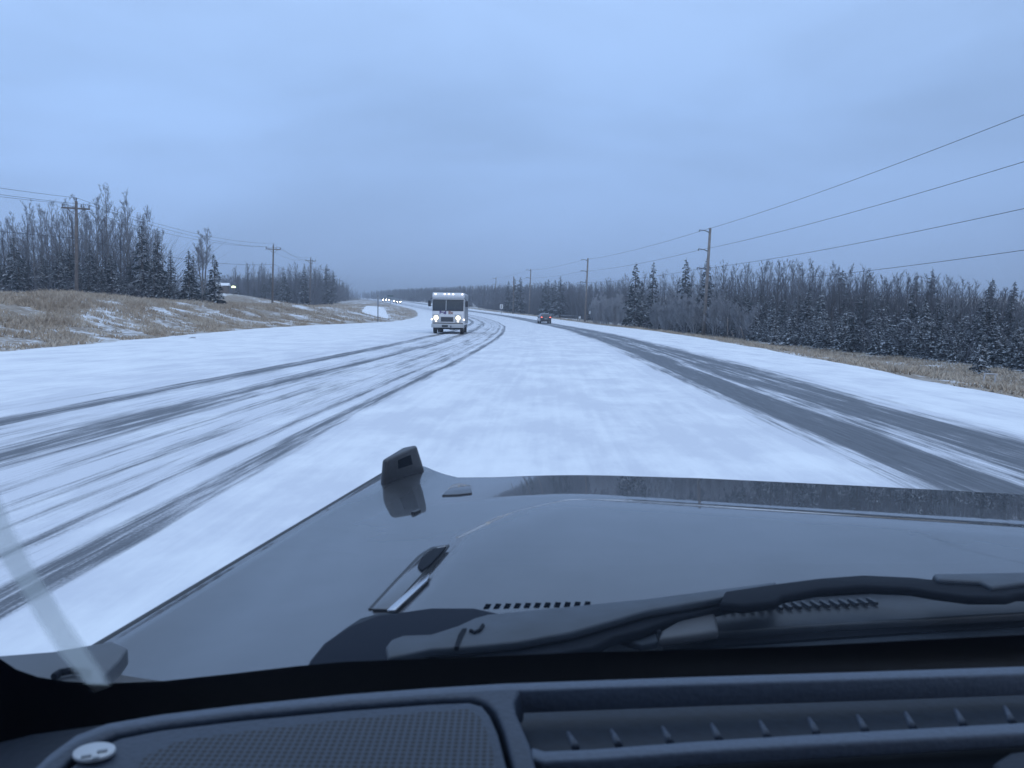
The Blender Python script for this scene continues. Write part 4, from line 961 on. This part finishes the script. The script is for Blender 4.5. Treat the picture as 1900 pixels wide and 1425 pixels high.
top_e = [(-140, 1120), (-60, 1180), (0, 1222), (30, 1242), (70, 1256), (120, 1264), (200, 1268), (300, 1264), (430, 1250), (550, 1236), (640, 1228), (800, 1222), (950, 1216), (1100, 1210), (1300, 1205), (1500, 1198), (1700, 1188), (1900, 1178), (2100, 1165)]
fr_ = MB()
for (x_, y_) in top_e: fr_.v += [tuple(to_glass(x_, y_, .003)), tuple(to_glass(x_, y_ + 95 + max(0, 300 - x_) * .5, .003))]
fr_.f = [(2 * i, 2 * i + 1, 2 * i + 3, 2 * i + 2) for i in range(len(top_e) - 1)]
fr_.build('black_edge_band', mat('ceramic_black', (.003, .006, .014), .5), ws)
def reflection_streak_material():
    m = bpy.data.materials.new('painted_reflection'); m.use_nodes = True; t = m.node_tree; t.nodes.clear()
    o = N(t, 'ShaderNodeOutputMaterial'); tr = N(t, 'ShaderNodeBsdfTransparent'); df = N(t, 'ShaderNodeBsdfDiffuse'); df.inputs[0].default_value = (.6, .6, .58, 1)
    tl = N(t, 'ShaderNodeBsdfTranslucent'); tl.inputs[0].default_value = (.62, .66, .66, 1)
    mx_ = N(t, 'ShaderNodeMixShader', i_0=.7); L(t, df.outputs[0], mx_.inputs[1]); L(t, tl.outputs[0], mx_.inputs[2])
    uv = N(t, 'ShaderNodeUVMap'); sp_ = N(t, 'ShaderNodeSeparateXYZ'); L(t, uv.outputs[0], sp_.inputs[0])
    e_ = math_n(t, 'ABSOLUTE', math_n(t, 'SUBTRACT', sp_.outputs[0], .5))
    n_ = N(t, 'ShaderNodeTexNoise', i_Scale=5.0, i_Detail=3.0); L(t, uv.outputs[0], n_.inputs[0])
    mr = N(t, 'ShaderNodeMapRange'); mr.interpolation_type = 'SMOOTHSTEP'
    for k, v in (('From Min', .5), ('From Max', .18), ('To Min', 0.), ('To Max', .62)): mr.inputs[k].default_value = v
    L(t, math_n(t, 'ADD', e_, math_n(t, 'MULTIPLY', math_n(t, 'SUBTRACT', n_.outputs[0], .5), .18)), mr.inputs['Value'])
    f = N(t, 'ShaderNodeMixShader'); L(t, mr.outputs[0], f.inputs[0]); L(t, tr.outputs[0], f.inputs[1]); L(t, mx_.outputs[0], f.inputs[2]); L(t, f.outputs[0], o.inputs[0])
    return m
smp = [(-60, 850, 30), (0, 985, 32), (30, 1040, 30), (60, 1090, 30), (90, 1140, 32), (130, 1200, 32), (165, 1245, 28), (190, 1280, 22)]  # pale strip on the glass, painted in for an out-of-focus reflection
me = bpy.data.meshes.new('reflection_streak'); vs = []
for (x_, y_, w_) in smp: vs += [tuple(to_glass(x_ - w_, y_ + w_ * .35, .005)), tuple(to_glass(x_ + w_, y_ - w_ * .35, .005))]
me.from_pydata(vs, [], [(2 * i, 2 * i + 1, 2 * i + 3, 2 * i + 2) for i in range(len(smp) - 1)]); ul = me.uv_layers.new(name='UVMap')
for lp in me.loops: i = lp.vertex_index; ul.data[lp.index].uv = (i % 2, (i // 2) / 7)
me.materials.append(reflection_streak_material()); o = bpy.data.objects.new('reflection_streak', me); COL.objects.link(o); o.parent = ws

# dashboard
M_DASH = mat('dash_plastic', (.036, .051, .08), .55, noise=(220, .12, .5))
M_DASHD = mat('dash_dark', (.012, .020, .036), .7, noise=(150, .1, .3))
DZ = 1.32
M_RIM_LIT = mat('dash_rim_lit', (.075, .10, .145), .5, noise=(220, .1, .4))  # paler than the dash: light caught on the bevels is painted in
dash = plate('dashboard', [(-160, 1430), (-60, 1390), (60, 1360), (300, 1326), (640, 1296), (930, 1282), (1300, 1268), (2100, 1240), (2100, 1700), (-160, 1700)], 1.268, .03, M_DASHD, me_car, .004)
far_rim = [(40, 1450), (90, 1402), (140, 1366), (200, 1344), (300, 1327), (450, 1309), (640, 1290), (800, 1278), (930, 1270), (1100, 1264), (1300, 1257), (1600, 1248), (1900, 1238), (2100, 1232)]
plate('edge_rim', [(x_, y_ - 3) for x_, y_ in far_rim] + [(x_ + (6 if x_ < 200 else 0), y_ + 12) for x_, y_ in far_rim[::-1]], DZ + .0005, .02, M_RIM_LIT, dash, .0022)
plate('outer_panel', [(40, 1452), (90, 1406), (140, 1370), (200, 1349), (300, 1332), (450, 1314), (640, 1295), (800, 1283), (930, 1275), (975, 1275), (962, 1286), (955, 1300), (958, 1320), (984, 1378), (1000, 1440), (958, 1440), (934, 1350), (920, 1318), (903, 1301), (880, 1293), (800, 1296), (640, 1308), (450, 1326), (300, 1345), (215, 1360), (160, 1382), (110, 1425), (100, 1460)], DZ, .03, M_DASH, dash, .0035)
def grille_material():
    m = bpy.data.materials.new('speaker_mesh'); m.use_nodes = True; t = m.node_tree; b = t.nodes['Principled BSDF']
    uv = N(t, 'ShaderNodeUVMap'); sp_ = N(t, 'ShaderNodeSeparateXYZ'); L(t, uv.outputs[0], sp_.inputs[0])
    def fr(v, n_): return math_n(t, 'SUBTRACT', math_n(t, 'FRACT', math_n(t, 'MULTIPLY', v, n_)), .5)
    uu = fr(sp_.outputs[0], 200.); vv = fr(sp_.outputs[1], 200.)
    d = math_n(t, 'SQRT', math_n(t, 'ADD', math_n(t, 'MULTIPLY', uu, uu), math_n(t, 'MULTIPLY', vv, vv)))
    mr = N(t, 'ShaderNodeMapRange'); mr.interpolation_type = 'SMOOTHSTEP'
    for k, v in (('From Min', .30), ('From Max', .42)): mr.inputs[k].default_value = v
    L(t, d, mr.inputs['Value'])
    c = N(t, 'ShaderNodeMix', data_type='RGBA'); L(t, mr.outputs[0], c.inputs[0]); c.inputs[6].default_value = (.006, .006, .008, 1); c.inputs[7].default_value = (.042, .058, .088, 1)
    L(t, c.outputs[2], b.inputs['Base Color']); b.inputs['Roughness'].default_value = .55
    bp = N(t, 'ShaderNodeBump', i_Strength=.6, i_Distance=.001); L(t, mr.outputs[0], bp.inputs['Height']); L(t, bp.outputs[0], b.inputs['Normal'])
    return m
sp_out = [(110, 1470), (122, 1430), (170, 1390), (225, 1368), (300, 1353), (450, 1335), (640, 1317), (800, 1305), (872, 1302), (896, 1309), (910, 1326), (925, 1360), (946, 1440), (955, 1480)]
spk = plate('speaker_surround', sp_out, DZ - .001, .02, M_DASH, dash, .003)
gi = [(250, 1470), (262, 1408), (330, 1375), (450, 1358), (640, 1335), (800, 1320), (868, 1316), (892, 1332), (908, 1370), (925, 1440), (930, 1480)]
pts = [P(x_, y_, DZ + .0005) for x_, y_ in gi]; mb_ = MB().prism(pts, .004); o = mb_.build('speaker_grille', grille_material(), spk)
ul = o.data.uv_layers.new(name='UVMap')
for lp in o.data.loops: co = o.data.vertices[lp.vertex_index].co; a, f = uncar(co); ul.data[lp.index].uv = (a * .98 + .2 * f, f * .98 - .2 * a)
bc = P(175, 1400, DZ + .0005)
bd = MB().disc(bc, (0, 0, 1), .0135, .003, 28, .8).build('speaker_badge', mat('badge_silver', (.5, .52, .55), .35, .3), spk, bevel=.001)
mk_ = MB()
for px, py, l in ((160, 1404, .006), (190, 1394, .006), (178, 1407, .004)): mk_.box(-l / 2, l / 2, -.0012, .0012, 0, .0008, Matrix.Translation(P(px, py, DZ + .0036)) @ Matrix.Rotation(R(20), 4, 'Z'))
o = mk_.build('badge_mark', mat('badge_grey', (.25, .27, .3), .5), spk)
plate('tray_floor', [(940, 1292), (990, 1278), (1300, 1266), (2100, 1240), (2100, 1345), (1300, 1392), (990, 1402)], 1.288, .008, mat('tray_dark', (.016, .026, .044), .6, noise=(120, .15, .3)), dash, .002)
rim2 = [(985, 1390), (1010, 1398), (1100, 1394), (1300, 1379), (1500, 1367), (1700, 1356), (1900, 1345), (2100, 1336)]
plate('lower_rim', [(x_, y_ - 6) for x_, y_ in rim2] + [(x_, y_ + 15) for x_, y_ in rim2[::-1]], DZ - .001, .012, M_RIM_LIT, dash, .0025)
for px in (1068, 1148, 1243, 1334, 1424, 1515, 1605, 1694, 1787, 1878):
    yb = interp(px, [(1010, 1391), (1300, 1374), (1900, 1338)])
    a = P(px, yb, DZ - .008); c_ = P(px - 14, yb - 28, DZ - .012)
    MB().tube([a, a.lerp(c_, .6), c_], [.0034, .0024, .0014], 6).build('rib', M_DASH, dash, True)
plate('lower_well_dark', [(1000, 1408), (1300, 1396), (2100, 1350), (2100, 1500), (1010, 1500)], 1.30, .01, M_RUBB, dash, 0)  # flat black sheet paints in the darkness of the opening under the rim
plate('switch_pod', [(1838, 1412), (1870, 1392), (1960, 1380), (1990, 1440), (1860, 1450)], 1.312, .012, M_DASHD, dash, .006)
# cabin shell around the camera (keeps the cabin dark, as a real car does)
M_CAB = mat('cabin_lining', (.05, .05, .055), .9)
def cbox(mb, a0, a1, f0, f1, z0, z1): return mb.box(0, 1, 0, 1, 0, 1, Matrix.Rotation(-YAW, 4, 'Z') @ Matrix.Translation((a0, f0, z0)) @ Matrix.Diagonal((a1 - a0, f1 - f0, z1 - z0, 1)))
cbox(MB(), -.72, 1.42, -2.4, .35, 1.86, 1.90).build('roof', M_CAB, me_car)
cbox(cbox(MB(), -.80, -.74, -2.4, .70, .4, 1.18), 1.44, 1.5, -2.4, .80, .4, 1.18).build('door', M_CAB, me_car)
cbox(MB(), -.78, 1.48, -2.4, .85, .36, .40).build('floor', M_CAB, me_car)
cbox(MB(), -.78, 1.48, -2.4, -2.3, .4, 1.86).build('tailgate', M_CAB, me_car)
cbox(MB(), -.5, .0, -.75, -.6, .6, 1.45).build('seat', M_CAB, me_car, bevel=.04)
cbox(MB(), .65, 1.15, -.75, -.6, .6, 1.45).build('seat', M_CAB, me_car, bevel=.04)
for a0, s_ in ((-.86, -1), (1.44, 1)):
    MB().tube([glass_pt(a0, -.02), glass_pt(a0, .35), glass_pt(a0 * .97, .75)], .03, 8).build('windscreen_pillar', M_CAB, me_car, True)

# ------------------------------------------------------------------ haze
hz = MB().box(-1450, 1450, -70, 2300, -3, 62).build('haze', bpy.data.materials.new('haze'))
m = hz.data.materials[0]; m.use_nodes = True; t = m.node_tree; t.nodes.clear()
o = N(t, 'ShaderNodeOutputMaterial'); v = N(t, 'ShaderNodeVolumePrincipled'); v.inputs['Color'].default_value = (.86, .91, 1, 1); v.inputs['Density'].default_value = .0010; v.inputs['Anisotropy'].default_value = .45
L(t, v.outputs[0], o.inputs['Volume']); tag(hz, 'pale winter haze in the air over the road', 'haze', kind='stuff')
